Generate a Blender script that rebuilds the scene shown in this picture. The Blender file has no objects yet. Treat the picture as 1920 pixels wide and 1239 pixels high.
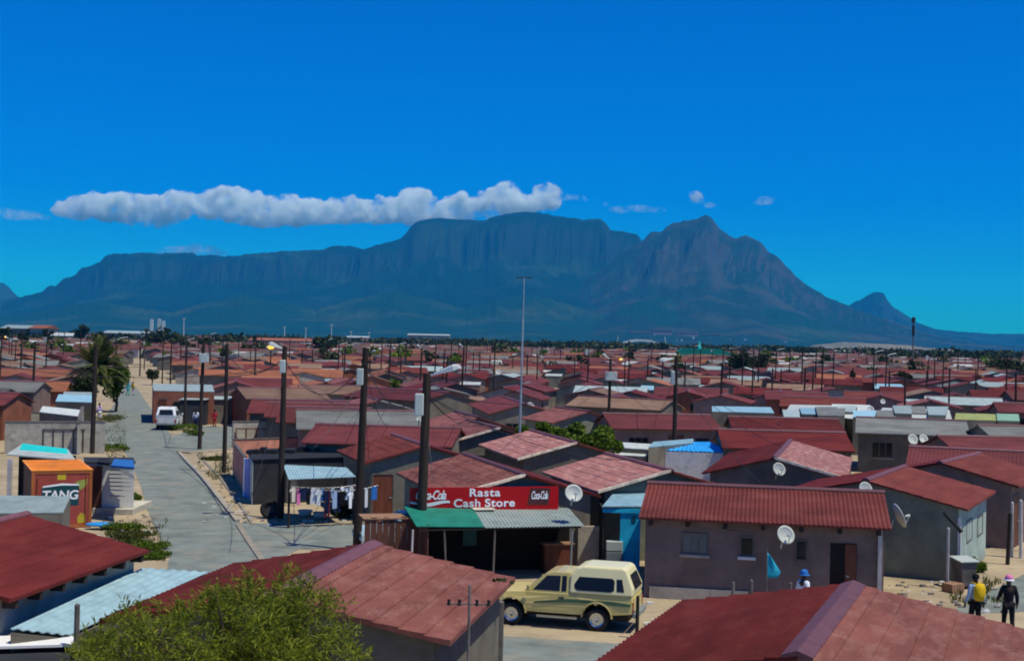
import bpy, bmesh, math, random
from mathutils import Vector, Matrix, noise
PI = math.pi
SC = bpy.context.scene
COL = SC.collection
rnd = random.Random(11)
# ---------------------------------------------------------------- camera model (pixels of the 1920 x 1239 photograph)
F, H = 2560.0, 7.8
PITCH, ROLL = math.atan(19.5 / F), 0.0215
_f = Vector((0, math.cos(PITCH), math.sin(PITCH)))
_u0 = Vector((0, -math.sin(PITCH), math.cos(PITCH)))
_r0 = Vector((1, 0, 0))
_r = _r0 * math.cos(ROLL) + _u0 * math.sin(ROLL)
_u = _u0 * math.cos(ROLL) - _r0 * math.sin(ROLL)
EYE = Vector((0, 0, H))


def ray(px, py):
    return _f + _r * ((px - 960) / F) + _u * ((619.5 - py) / F)


def G(px, py, z=0.0):
    d = ray(px, py)
    return EYE + d * ((z - H) / d.z)


def atD(px, py, D):
    d = ray(px, py)
    return EYE + d * (D / d.y)


def proj(p):
    q = Vector(p) - EYE
    w = q.dot(_f)
    return 960 + F * q.dot(_r) / w, 619.5 - F * q.dot(_u) / w


# ---------------------------------------------------------------- materials
def new_mat(name):
    m = bpy.data.materials.new(name)
    m.use_nodes = True
    nt = m.node_tree
    return m, nt, nt.nodes['Principled BSDF']


def N(nt, t, **kw):
    n = nt.nodes.new(t)
    for k, v in kw.items():
        setattr(n, k, v)
    return n


def mat(name, col, rough=.8, spec=.3, metal=0., var=.25, vs=1.2, bump=.0, bs=25., wave=None, dirt=None, stretch=None, rv=.2, coat=0.):
    """plain procedural surface: base colour broken up by two noises, optional bump, optional corrugation wave (period m, axis, strength)"""
    m, nt, p = new_mat(name)
    L = nt.links.new
    tc = N(nt, 'ShaderNodeTexCoord')
    oi = N(nt, 'ShaderNodeObjectInfo')
    add = N(nt, 'ShaderNodeVectorMath', operation='ADD')
    sc = N(nt, 'ShaderNodeVectorMath', operation='SCALE')
    comb = N(nt, 'ShaderNodeCombineXYZ')
    for i in range(3):
        L(oi.outputs['Random'], comb.inputs[i])
    L(comb.outputs[0], sc.inputs[0])
    sc.inputs['Scale'].default_value = 37.
    L(tc.outputs['Object'], add.inputs[0])
    L(sc.outputs[0], add.inputs[1])
    src = add.outputs[0]
    if stretch:
        mp = N(nt, 'ShaderNodeMapping')
        mp.inputs['Scale'].default_value = stretch
        L(src, mp.inputs[0])
        src2 = mp.outputs[0]
    else:
        src2 = src
    n1 = N(nt, 'ShaderNodeTexNoise')
    n1.inputs['Scale'].default_value = vs
    n1.inputs['Detail'].default_value = 6
    n1.inputs['Roughness'].default_value = .65
    L(src2, n1.inputs['Vector'])
    mr = N(nt, 'ShaderNodeMapRange')
    mr.inputs['From Min'].default_value = .3
    mr.inputs['From Max'].default_value = .7
    mr.inputs['To Min'].default_value = 1 - var
    mr.inputs['To Max'].default_value = 1 + var
    L(n1.outputs['Fac'], mr.inputs['Value'])
    mr2 = N(nt, 'ShaderNodeMapRange')
    mr2.inputs['To Min'].default_value = 1 - rv
    mr2.inputs['To Max'].default_value = 1 + rv
    L(oi.outputs['Random'], mr2.inputs['Value'])
    mul = N(nt, 'ShaderNodeMath', operation='MULTIPLY')
    L(mr.outputs[0], mul.inputs[0])
    L(mr2.outputs[0], mul.inputs[1])
    cs = N(nt, 'ShaderNodeVectorMath', operation='SCALE')
    cs.inputs[0].default_value = col
    L(mul.outputs[0], cs.inputs['Scale'])
    out = cs.outputs[0]
    if dirt:
        dcol, lo, hi, dsc = dirt
        n2 = N(nt, 'ShaderNodeTexNoise')
        n2.inputs['Scale'].default_value = dsc
        n2.inputs['Detail'].default_value = 8
        n2.inputs['Roughness'].default_value = .7
        L(src2, n2.inputs['Vector'])
        r2 = N(nt, 'ShaderNodeMapRange')
        r2.inputs['From Min'].default_value = lo
        r2.inputs['From Max'].default_value = hi
        L(n2.outputs['Fac'], r2.inputs['Value'])
        mx = N(nt, 'ShaderNodeMix', data_type='RGBA')
        L(r2.outputs[0], mx.inputs['Factor'])
        L(out, mx.inputs['A'])
        mx.inputs['B'].default_value = (*dcol, 1)
        out = mx.outputs['Result']
    L(out, p.inputs['Base Color'])
    p.inputs['Roughness'].default_value = rough
    p.inputs['Specular IOR Level'].default_value = spec
    p.inputs['Metallic'].default_value = metal
    p.inputs['Coat Weight'].default_value = coat
    last = None
    if wave:
        per, ax, st = wave
        wv = N(nt, 'ShaderNodeTexWave', wave_type='BANDS', bands_direction=ax, wave_profile='SIN')
        wv.inputs['Scale'].default_value = 2 * PI / 20 / per
        L(tc.outputs['Object'], wv.inputs['Vector'])
        b = N(nt, 'ShaderNodeBump')
        b.inputs['Strength'].default_value = st
        b.inputs['Distance'].default_value = .03
        L(wv.outputs['Fac'], b.inputs['Height'])
        last = b
    if bump:
        n3 = N(nt, 'ShaderNodeTexNoise')
        n3.inputs['Scale'].default_value = bs
        n3.inputs['Detail'].default_value = 4
        L(src, n3.inputs['Vector'])
        b = N(nt, 'ShaderNodeBump')
        b.inputs['Strength'].default_value = bump
        b.inputs['Distance'].default_value = .02
        L(n3.outputs['Fac'], b.inputs['Height'])
        if last:
            L(last.outputs[0], b.inputs['Normal'])
        last = b
    if last:
        L(last.outputs[0], p.inputs['Normal'])
    return m


def c8(r, g, b):
    f = lambda v: (v / 255 / 12.92) if v / 255 <= .04045 else ((v / 255 + .055) / 1.055) ** 2.4
    return (f(r), f(g), f(b))


M = {}
# roofs: dark paint, pink with sunlit sheen in it, terracotta, fibre cement ...
TILE = dict(rough=.7, spec=.16, var=.34, vs=1.1, stretch=(1, .35, 1))
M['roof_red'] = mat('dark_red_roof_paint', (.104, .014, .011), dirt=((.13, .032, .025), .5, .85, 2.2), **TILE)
M['roof_pink'] = mat('sunlit_pink_roof_paint', (.195, .066, .054), dirt=((.30, .15, .125), .48, .8, 3.5), **TILE)  # faded pink, with the brighter slopes' sunlit sheen put into its colour
M['roof_pale'] = mat('glint_flecked_roof_paint', (.31, .128, .105), dirt=((.60, .42, .36), .52, .74, 4.), rough=.5, spec=.3, var=.3, vs=2.5, stretch=(1, .35, 1))  # pale flecks put the roof glints into the colour
M['roof_rust'] = mat('brick_red_roof_paint', (.135, .030, .024), dirt=((.22, .07, .052), .5, .85, 2.), **TILE)
M['roof_wine'] = mat('wine_red_roof_paint', (.125, .030, .030), wave=(.17, 'Y', .5), dirt=((.11, .03, .028), .5, .8, 2.), **TILE)
M['roof_terra'] = mat('terracotta_roof_paint', (.27, .098, .05), wave=(.3, 'Y', .4), dirt=((.28, .13, .08), .5, .8, 1.2), **TILE)
M['roof_tan'] = mat('tan_fibre_roof', (.21, .13, .088), wave=(.3, 'Y', .4), dirt=((.16, .10, .07), .5, .8, 1.2), **TILE)
M['roof_grey'] = mat('grey_fibre_cement_roof', (.165, .172, .16), wave=(.18, 'Y', .25), dirt=((.11, .107, .1), .5, .8, 1.6), **TILE)
M['verge'] = mat('bleached_roof_edge', (.78, .66, .48), rough=.45, spec=.4, var=.35, vs=5., dirt=((.4, .22, .17), .5, .68, 3.5))  # pale colour standing for the gleam along roof edges
M['ridge'] = mat('mauve_ridge_cap', (.15, .060, .072), rough=.6, var=.2, vs=3)
M['tin'] = mat('galvanised_sheet', (.33, .41, .39), rough=.5, spec=.35, metal=.1, wave=(.12, 'Y', .6), dirt=((.25, .2, .16), .58, .8, 2.), vs=2)
M['tin_blue'] = mat('pale_blue_sheet', (.27, .47, .56), rough=.5, spec=.4, wave=(.14, 'Y', .8), dirt=((.2, .28, .3), .58, .82, 2.), vs=2)
M['tin_plainblue'] = mat('pale_blue_ribbed_sheet', (.27, .41, .45), rough=.55, spec=.3, dirt=((.2, .28, .3), .58, .82, 2.), vs=2)
M['tin_white'] = mat('white_sheet', (.50, .54, .50), rough=.5, spec=.4, wave=(.14, 'Y', .5), dirt=((.4, .36, .3), .58, .8, 1.6), vs=2)
M['tin_bright'] = mat('bright_blue_sheet', (.03, .34, .78), rough=.4, spec=.5, wave=(.2, 'Y', .6), vs=2)
M['tin_green'] = mat('green_sheet', (.006, .19, .135), rough=.6, spec=.3, wave=(.14, 'Y', .5), vs=2)
M['tin_lime'] = mat('lime_sheet', (.30, .34, .10), rough=.7)
M['tin_mint'] = mat('pale_green_sheet', (.20, .36, .25), rough=.65)
M['turq'] = mat('turquoise_sheet', (.02, .62, .58), rough=.5, var=.15)
# walls
PL = dict(rough=.9, spec=.15, bump=.4, bs=14., vs=.9, var=.3)
M['w_mauve'] = mat('mauve_plaster', (.205, .145, .125), dirt=((.14, .105, .09), .55, .8, 1.3), **PL)
M['w_grey'] = mat('grey_plaster', (.165, .150, .122), dirt=((.10, .092, .078), .55, .8, 1.3), **PL)
M['w_green'] = mat('grey_green_plaster', (.205, .215, .160), dirt=((.14, .145, .115), .55, .8, 1.3), **PL)
M['w_pale'] = mat('sunlit_green_plaster', (.38, .47, .42), dirt=((.22, .27, .25), .55, .8, 1.6), **PL)
M['w_tan'] = mat('tan_plaster', (.33, .29, .24), dirt=((.2, .17, .14), .55, .8, 1.3), **PL)
M['w_brick'] = mat('orange_brick_wall', (.27, .10, .06), dirt=((.17, .07, .05), .55, .8, 3), **PL)
M['w_pink'] = mat('salmon_wall_paint', (.55, .24, .18), dirt=((.36, .18, .14), .55, .8, 2), **PL)
M['w_blue'] = mat('bright_blue_wall_paint', (.02, .46, .74), **PL)
M['w_lilac'] = mat('lilac_panel', (.30, .30, .62), **PL)
M['w_white'] = mat('white_painted_sheet', (.70, .74, .74), rough=.6, wave=(.09, 'X', .5), dirt=((.45, .46, .46), .55, .75, 3.), vs=3)
M['w_light'] = mat('light_grey_plaster', (.52, .46, .36), dirt=((.34, .31, .25), .55, .8, 1.3), **PL)
M['w_black'] = mat('tarred_black_board', (.028, .03, .036), rough=.85, spec=.2)
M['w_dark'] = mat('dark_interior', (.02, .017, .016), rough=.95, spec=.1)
M['block'] = mat('raw_concrete_block', (.36, .34, .29), rough=.95, spec=.1, bump=.6, bs=9, dirt=((.2, .185, .16), .5, .75, 2.5))
M['plinth'] = mat('cream_plinth', (.55, .52, .43), rough=.9)
# things
M['pole'] = mat('creosoted_timber', (.035, .026, .022), rough=.85, spec=.2, vs=3, stretch=(4, 4, .4), var=.4)
M['pole_grey'] = mat('grey_weathered_post', (.13, .115, .105), rough=.9, vs=3, var=.4)
M['pale_pipe'] = mat('pale_pipe', (.50, .48, .47), rough=.6)
M['steel'] = mat('galvanised_steel', (.35, .40, .41), rough=.45, metal=.5)
M['lampgrey'] = mat('lamp_housing', (.52, .56, .55), rough=.4)
M['boxgrey'] = mat('pale_meter_box', (.47, .53, .50), rough=.55, var=.08)
M['cable'] = mat('black_cable', (.02, .02, .022), rough=.6)
M['wirepale'] = mat('pale_service_wire', (.5, .38, .36), rough=.6)
M['white'] = mat('white_paint', (.78, .78, .75), rough=.45, var=.06)
M['dish'] = mat('white_dish', (.50, .53, .50), rough=.5, var=.12, vs=3)
M['black'] = mat('black_rubber', (.018, .018, .019), rough=.8)
M['darkmetal'] = mat('dark_metal', (.05, .05, .055), rough=.5, metal=.4)
M['chrome'] = mat('bright_metal', (.6, .62, .64), rough=.25, metal=1., var=.05)
M['glass'] = mat('dark_window_glass', (.012, .014, .017), rough=.12, spec=.35, var=.1)
M['glass_pale'] = mat('dusty_window_glass', (.10, .13, .14), rough=.15, spec=.6, var=.25)
M['cream'] = mat('cream_car_paint', (.62, .52, .19), rough=.32, spec=.5, var=.06, coat=.4, dirt=((.45, .38, .2), .6, .9, 1.5))
M['canopy'] = mat('cream_canopy', (.76, .70, .38), rough=.35, spec=.5, var=.05, coat=.3)
M['stripe'] = mat('dark_green_stripe', (.05, .10, .055), rough=.4)
M['carwhite'] = mat('white_car_paint', (.72, .75, .74), rough=.3, spec=.5, var=.05, coat=.4)
M['carpale'] = mat('pale_blue_car_paint', (.48, .62, .66), rough=.3, spec=.5, var=.05, coat=.4)
M['redlight'] = mat('red_lens', (.35, .02, .015), rough=.2)
M['amber'] = mat('amber_lens', (.6, .22, .02), rough=.2)
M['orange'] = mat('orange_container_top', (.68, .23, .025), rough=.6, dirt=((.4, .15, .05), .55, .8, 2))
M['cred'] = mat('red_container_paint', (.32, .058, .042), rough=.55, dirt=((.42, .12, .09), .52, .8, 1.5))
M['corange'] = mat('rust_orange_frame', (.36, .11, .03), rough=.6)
M['cdark'] = mat('dark_brown_steel', (.10, .04, .028), rough=.7)  # dark brown, shared by container body, planks and kiosk door
M['brown'] = mat('brown_door', (.14, .042, .022), rough=.6, stretch=(6, 6, .6), var=.35)
M['wood'] = mat('raw_planks', (.30, .17, .10), rough=.85, stretch=(6, 6, .6), var=.4)
M['teal'] = mat('teal_sign', (.006, .075, .085), rough=.5)
M['yellow'] = mat('yellow_sign_paint', (.62, .48, .03), rough=.5)
M['lime'] = mat('lime_sign_paint', (.26, .30, .06), rough=.5)
M['signred'] = mat('red_sign', (.50, .004, .008), rough=.45, var=.06)
M['signwhite'] = mat('sign_white', (.80, .82, .84), rough=.5, var=.03)
M['signdark'] = mat('sign_dark_print', (.10, .03, .03), rough=.5)
M['skin'] = mat('dark_brown_skin', (.065, .032, .02), rough=.5)
for nm, c in dict(cl_white=(.72, .76, .82), cl_black=(.014, .014, .018), cl_pale=(.45, .62, .85), cl_blue=(.03, .15, .45), cl_red=(.45, .03, .04), cl_pink=(.62, .18, .38),
                  cl_yellow=(.75, .48, .02), cl_turq=(.03, .42, .62), cl_teal=(.04, .4, .36), cl_maroon=(.16, .02, .04), cl_navy=(.02, .03, .09), cl_lilac=(.5, .42, .66), cl_cream=(.65, .6, .5)).items():
    M[nm] = mat('cloth_' + nm[3:], c, rough=.9, spec=.1, var=.12, vs=6)


def leaf_mat(name, c1, c2, trans=.35):
    m, nt, p = new_mat(name)
    L = nt.links.new
    g = N(nt, 'ShaderNodeNewGeometry')
    r = N(nt, 'ShaderNodeValToRGB')
    r.color_ramp.elements[0].color = (*c1, 1)
    r.color_ramp.elements[1].color = (*c2, 1)
    L(g.outputs['Random Per Island'], r.inputs[0])
    L(r.outputs[0], p.inputs['Base Color'])
    p.inputs['Roughness'].default_value = .65
    p.inputs['Specular IOR Level'].default_value = .2
    t = N(nt, 'ShaderNodeBsdfTranslucent')
    L(r.outputs[0], t.inputs['Color'])
    mx = N(nt, 'ShaderNodeMixShader')
    mx.inputs[0].default_value = trans
    L(p.outputs[0], mx.inputs[1])
    L(t.outputs[0], mx.inputs[2])
    L(mx.outputs[0], nt.nodes['Material Output'].inputs['Surface'])
    return m


M['leaf'] = leaf_mat('willow_leaf', (.035, .07, .005), (.33, .36, .035), .5)
M['leaf_dark'] = leaf_mat('dark_leaf', (.012, .022, .008), (.045, .062, .014), .2)
M['leaf_bright'] = leaf_mat('bright_leaf', (.035, .08, .006), (.15, .22, .016))
M['frond'] = leaf_mat('palm_frond', (.02, .034, .008), (.14, .16, .035), .15)
M['grass'] = leaf_mat('grass_blade', (.03, .045, .008), (.14, .15, .03))
M['bark'] = mat('bark', (.07, .05, .035), rough=.95, bump=.5, bs=10)


def emit_mat(name, col, st):
    m, nt, p = new_mat(name)
    p.inputs['Base Color'].default_value = (*col, 1)
    p.inputs['Emission Color'].default_value = (*col, 1)
    p.inputs['Emission Strength'].default_value = st
    return m


M['lamp_on'] = emit_mat('lit_sodium_lamp', (1., .50, .05), 1.6)


# ---------------------------------------------------------------- mesh builder
class MB:
    def __init__(s):
        s.v, s.f, s.m = [], [], []

    def add(s, vs, fs, mi=0):
        o = len(s.v)
        s.v.extend([tuple(a) for a in vs])
        s.f.extend([tuple(i + o for i in f) for f in fs])
        s.m.extend([mi] * len(fs))

    def box(s, x0, x1, y0, y1, z0, z1, mi=0, T=None):
        vs = [Vector(p) for p in ((x0, y0, z0), (x1, y0, z0), (x1, y1, z0), (x0, y1, z0), (x0, y0, z1), (x1, y0, z1), (x1, y1, z1), (x0, y1, z1))]
        if T is not None:
            vs = [T @ p for p in vs]
        s.add(vs, [(0, 3, 2, 1), (4, 5, 6, 7), (0, 1, 5, 4), (1, 2, 6, 5), (2, 3, 7, 6), (3, 0, 4, 7)], mi)
        return s

    def tube(s, p0, p1, r0, r1=None, n=8, mi=0):
        return s.path([p0, p1], [r0, r0 if r1 is None else r1], n, mi)

    def path(s, pts, r, n=6, mi=0):
        pts = [Vector(p) for p in pts]
        rs = r if isinstance(r, (list, tuple)) else [r] * len(pts)
        vs, k = [], len(pts)
        for i, p in enumerate(pts):
            t = (pts[min(i + 1, k - 1)] - pts[max(i - 1, 0)]).normalized()
            a = t.cross(Vector((0, 0, 1)) if abs(t.z) < .9 else Vector((1, 0, 0))).normalized()
            b = t.cross(a)
            for j in range(n):
                w = 2 * PI * j / n
                vs.append(p + (a * math.cos(w) + b * math.sin(w)) * rs[i])
        fs = []
        for i in range(k - 1):
            for j in range(n):
                fs.append((i * n + j, i * n + (j + 1) % n, (i + 1) * n + (j + 1) % n, (i + 1) * n + j))
        fs.append(tuple(range(n))[::-1])
        fs.append(tuple((k - 1) * n + j for j in range(n)))
        s.add(vs, fs, mi)
        return s

    def lathe(s, prof, n=20, mi=0, T=None, a0=0, a1=2 * PI):
        vs, fs = [], []
        k = len(prof)
        full = abs(a1 - a0 - 2 * PI) < 1e-6
        m = n if full else n + 1
        for j in range(m):
            w = a0 + (a1 - a0) * j / n
            for (r, z) in prof:
                p = Vector((r * math.cos(w), r * math.sin(w), z))
                vs.append(T @ p if T is not None else p)
        for j in range(n):
            j2 = (j + 1) % m
            for i in range(k - 1):
                fs.append((j * k + i, j2 * k + i, j2 * k + i + 1, j * k + i + 1))
        s.add(vs, fs, mi)
        return s

    def slab(s, poly, th, mi=0):
        """3-D polygon given thickness along its normal (downwards)"""
        poly = [Vector(p) for p in poly]
        nrm = (poly[1] - poly[0]).cross(poly[2] - poly[0]).normalized()
        if nrm.z < 0:
            poly = poly[::-1]
            nrm = -nrm
        n = len(poly)
        s.add(poly + [p - nrm * th for p in poly], [tuple(range(n)), tuple(range(2 * n - 1, n - 1, -1))] + [(i, n + i, n + (i + 1) % n, (i + 1) % n) for i in range(n)], mi)
        return s

    def prism(s, prof, wf, mi=0):
        """side profile (x,z) extruded across y with half width wf(z)"""
        n = len(prof)
        a = [(x, wf(z), z) for x, z in prof]
        b = [(x, -wf(z), z) for x, z in prof]
        s.add(a + b, [tuple(range(n)), tuple(range(2 * n - 1, n - 1, -1))] + [(i, i + n, (i + 1) % n + n, (i + 1) % n) for i in range(n)], mi)
        return s

    def build(s, name, mats, parent=None, smooth=False, bevel=0., loc=None, rz=None, fix=False):
        me = bpy.data.meshes.new(name)
        me.from_pydata(s.v, [], s.f)
        if not isinstance(mats, (list, tuple)):
            mats = [mats]
        for m in mats:
            me.materials.append(M[m] if isinstance(m, str) else m)
        if len(mats) > 1:
            me.polygons.foreach_set('material_index', s.m)
        if smooth:
            me.polygons.foreach_set('use_smooth', [True] * len(me.polygons))
        if fix:
            bm = bmesh.new()
            bm.from_mesh(me)
            bmesh.ops.recalc_face_normals(bm, faces=bm.faces)
            bm.to_mesh(me)
            bm.free()
        me.update()
        o = bpy.data.objects.new(name, me)
        COL.objects.link(o)
        if bevel:
            b = o.modifiers.new('bevel', 'BEVEL')
            b.width = bevel
            b.segments = 2
            b.limit_method = 'ANGLE'
            b.angle_limit = .6
        if loc is not None:
            o.location = loc
        if rz is not None:
            o.rotation_euler = (0, 0, rz)
        if parent:
            o.parent = parent
        return o


def tag(o, label=None, cat=None, group=None, kind=None):
    for k, v in (('label', label), ('category', cat), ('group', group), ('kind', kind)):
        if v:
            o[k] = v
    return o


def thing(name, label, cat, loc=(0, 0, 0), rz=0., group=None):
    o = bpy.data.objects.new(name, None)
    o.empty_display_size = .3
    COL.objects.link(o)
    o.location = loc
    o.rotation_euler = (0, 0, rz)
    return tag(o, label, cat, group)


def dup(o, parent=None):
    c = o.copy()
    COL.objects.link(c)
    if parent:
        c.parent = parent
    for ch in list(o.children):
        dup(ch, c)
    return c


ORD = 'first second third fourth fifth sixth seventh eighth ninth tenth eleventh twelfth thirteenth fourteenth fifteenth sixteenth seventeenth eighteenth nineteenth twentieth'.split()
TENS = {20: 'twenty', 30: 'thirty', 40: 'forty', 50: 'fifty'}


def ordinal(i):
    if i < 20:
        return ORD[i]
    t = (i + 1) // 10 * 10
    return TENS[t] + ('-' + ORD[(i + 1) % 10 - 1] if (i + 1) % 10 else '-last')


MARKS = [(-400, None), (178, 'palm'), (245, 'road'), (345, 'brick shop'), (531, 'lit lamp'), (680, 'tallest pole'),
         (798, 'store lamp'), (979, 'aerial mast'), (1143, 'box-topped pole'), (1266, 'blue-roof pole'), (1406, 'round tree'),
         (1697, 'white-shack pole'), (2300, None)]


def strip(x):
    for (a, n), (b, m) in zip(MARKS, MARKS[1:]):
        if a <= x < b:
            return ('outside ' + m) if n is None else (('outside ' + n) if m is None else f'between {n} and {m}')
    return 'at the far edge'
# ---------------------------------------------------------------- look
SKY_AIR, SKY_DUST, SKY_OZ, SKY_SAT, SKY_STR = 1.0, .0, 6., 1.9, .10
SKY_TINT = (.03, .74, 1.16)
EXPO = 0.
HAZE_D, HAZE_COL = 4.4e-5, (.01, .41, .97)
# ---------------------------------------------------------------- houses
FOOT = []      # occupied footprints (x, y, radius)


def roof_side(mb, L, w, zr, ze, side, near, mi):
    step = near if isinstance(near, float) else .014
    sl = math.hypot(w, zr - ze)
    nx_, nz_ = (zr - ze) / sl * side, w / sl         # slope normal (x,z)
    st = []
    if near == 'corr':
        st = [(0, 0), (.25, .0), (.5, 0), (.75, 0), (1, 0)]
        per, amp = .135, .016
        ny = int(L / per * 6)
    elif near:
        n = max(4, round(sl / .5))
        for k in range(n):
            st += [(k / n, 0.), ((k + .94) / n, step), ((k + .975) / n, step)]
        st.append((1., 0.0))
        per, amp = .24, (.012 if step < .02 else .020)
        ny = int(L / per * 5)
    else:
        st = [(0, 0), (1, 0)]
        per, amp, ny = 1, 0, 1
    top = []
    for j in range(ny + 1):
        y = -L / 2 + L * j / ny
        c = amp * math.sin(2 * PI * y / per)
        for s_, o in st:
            h = o + c
            top.append((side * w * s_ + nx_ * h, y, zr + (ze - zr) * s_ + nz_ * h))
    k = len(st)
    fs = []
    for j in range(ny):
        for i in range(k - 1):
            q = (j * k + i, j * k + i + 1, (j + 1) * k + i + 1, (j + 1) * k + i)
            fs.append(q if side > 0 else q[::-1])
    border = [j * k for j in range(ny + 1)] + [ny * k + i for i in range(1, k)] + [j * k + k - 1 for j in range(ny - 1, -1, -1)] + [i for i in range(k - 2, 0, -1)]
    nb = len(top)
    bot = []
    for b in border:
        x, y, z = top[b]
        s_ = abs(x) / w
        bot.append((x, y, zr + (ze - zr) * min(max(s_, 0), 1.02) - .07))
    m = len(border)
    for i in range(m):
        q = (border[i], border[(i + 1) % m], nb + (i + 1) % m, nb + i)
        fs.append(q if side < 0 else q[::-1])
    fs.append(tuple(nb + i for i in range(m)) if side > 0 else tuple(nb + i for i in range(m))[::-1])
    mb.add(top + bot, fs, mi)


def house(A, B, w, zr=3.4, ze=2.55, wall='w_grey', roof=('roof_red', 'roof_red'), label='', group=None, near=False, oh=.32, ridge=True, name='house', wallcap=None):
    """gable house, ridge from A to B (ground xy); +x of the house is to the right of A->B"""
    A, B = Vector((A[0], A[1], 0)), Vector((B[0], B[1], 0))
    d = B - A
    L = d.length
    rz = math.atan2(-d.x, d.y)
    t = thing(name, label, 'house', (A + B) / 2, rz, group)
    t['dims'] = [L, w, zr, ze, oh]
    rb = MB()
    roof_side(rb, L, w, zr, ze, 1, near, 0)
    roof_side(rb, L, w, zr, ze, -1, near, 1)
    r = rb.build('roof', list(roof), t)
    if ridge:
        c = MB()
        y0, y1 = -L / 2 - .02, L / 2 + .02
        sl = (zr - ze) / w
        cw = .13 if near not in (.032, 'corr') else (.24 if near == .032 else .12)
        pr = [(-cw, zr - cw * sl + .045), (-.09, zr + .055), (0, zr + .085), (.09, zr + .055), (cw, zr - cw * sl + .045), (cw, zr - cw * sl - .0), (0, zr - .0), (-cw, zr - cw * sl - .0)]
        n = len(pr)
        c.add([(x, y0, z) for x, z in pr] + [(x, y1, z) for x, z in pr], [tuple(range(n)), tuple(range(2 * n - 1, n - 1, -1))] + [(i, i + n, (i + 1) % n + n, (i + 1) % n) for i in range(n)])
        c.build('ridge_cap', 'ridge', r)
    wb = MB()
    hw, hl = w - oh, L / 2 - .18
    zt = lambda x: zr - (zr - ze) * abs(x) / w - .075
    pr = [(-hw, 0), (hw, 0), (hw, zt(hw)), (0, zt(0)), (-hw, zt(hw))]
    n = 5
    wb.add([(x, -hl, z) for x, z in pr] + [(x, hl, z) for x, z in pr], [tuple(range(n)), tuple(range(2 * n - 1, n - 1, -1))] + [(i, i + n, (i + 1) % n + n, (i + 1) % n) for i in range(n)])
    wb.build('wall', wall, t)
    FOOT.append(((A.x + B.x) / 2, (A.y + B.y) / 2, max(L / 2, w) + 1.))
    return t


def face(t, side):
    """frame on a wall of house t: origin at wall centre on the ground, u along the wall (seen from outside, to the right), n outwards"""
    L, w, zr, ze, oh = t['dims']
    hw, hl = w - oh, L / 2 - .18
    return {'E': (Vector((hw, 0, 0)), Vector((0, 1, 0)), Vector((1, 0, 0))), 'W': (Vector((-hw, 0, 0)), Vector((0, -1, 0)), Vector((-1, 0, 0))),
            'S': (Vector((0, -hl, 0)), Vector((1, 0, 0)), Vector((0, -1, 0))), 'N': (Vector((0, hl, 0)), Vector((-1, 0, 0)), Vector((0, 1, 0)))}[side]


def wbox(o, u, n, u0, u1, z0, z1, d0, d1):
    mb = MB()
    vs = []
    for z in (z0, z1):
        for uu, dd in ((u0, d0), (u1, d0), (u1, d1), (u0, d1)):
            vs.append(o + u * uu + n * dd + Vector((0, 0, z)))
    mb.add(vs, [(0, 1, 2, 3), (7, 6, 5, 4), (0, 4, 5, 1), (1, 5, 6, 2), (2, 6, 7, 3), (3, 7, 4, 0)])
    return mb


def window(t, side, u, z, w, h, glass='glass', frame='pole_grey', sill=None, bars=1):
    o, uu, n = face(t, side)
    p = wbox(o, uu, n, u - w / 2, u + w / 2, z, z + h, -.02, .006).build('window', glass, t, fix=True)
    fb = MB()
    for (a, b, c, d) in ((u - w / 2 - .05, u - w / 2, z - .05, z + h + .05), (u + w / 2, u + w / 2 + .05, z - .05, z + h + .05), (u - w / 2, u + w / 2, z + h, z + h + .05), (u - w / 2, u + w / 2, z - .05, z)):
        q = wbox(o, uu, n, a, b, c, d, -.02, .03)
        fb.add(q.v, q.f)
    for i in range(bars):
        x = u - w / 2 + w * (i + 1) / (bars + 1)
        q = wbox(o, uu, n, x - .02, x + .02, z, z + h, .007, .022)
        fb.add(q.v, q.f)
    fb.build('frame', frame, p, fix=True)
    if sill:
        wbox(o, uu, n, u - w / 2 - .1, u + w / 2 + .1, z - .14, z - .052, -.02, .09).build('sill', sill, p, fix=True)
    return p


def door(t, side, u, w=.9, h=2.05, m='brown', handle=True):
    o, uu, n = face(t, side)
    d = wbox(o, uu, n, u - w / 2, u + w / 2, .02, h, -.02, .012).build('door', m, t, fix=True)
    fb = MB()
    for (a, b, c, e) in ((u - w / 2 - .06, u - w / 2, 0.02, h + .06), (u + w / 2, u + w / 2 + .06, .02, h + .06), (u - w / 2, u + w / 2, h, h + .06)):
        q = wbox(o, uu, n, a, b, c, e, -.02, .035)
        fb.add(q.v, q.f)
    fb.build('frame', 'pole_grey', d, fix=True)
    if handle:
        wbox(o, uu, n, u + w / 2 - .14, u + w / 2 - .04, 1., 1.04, .012, .05).build('handle', 'steel', d, fix=True)
    return d


def rafters(t, side, n, roof):
    L, w, zr, ze, oh = t['dims']
    sx = 1 if side == 'E' else -1
    for i in range(n):
        y = -L / 2 + .35 + (L - .7) * i / (n - 1)
        z = ze - .09
        mb = MB().box(sx * (w - oh - .04), sx * (w - .03), y - .06, y + .06, z - .15, z + .02)
        mb.build('rafter', 'pole', roof, fix=True)


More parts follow.
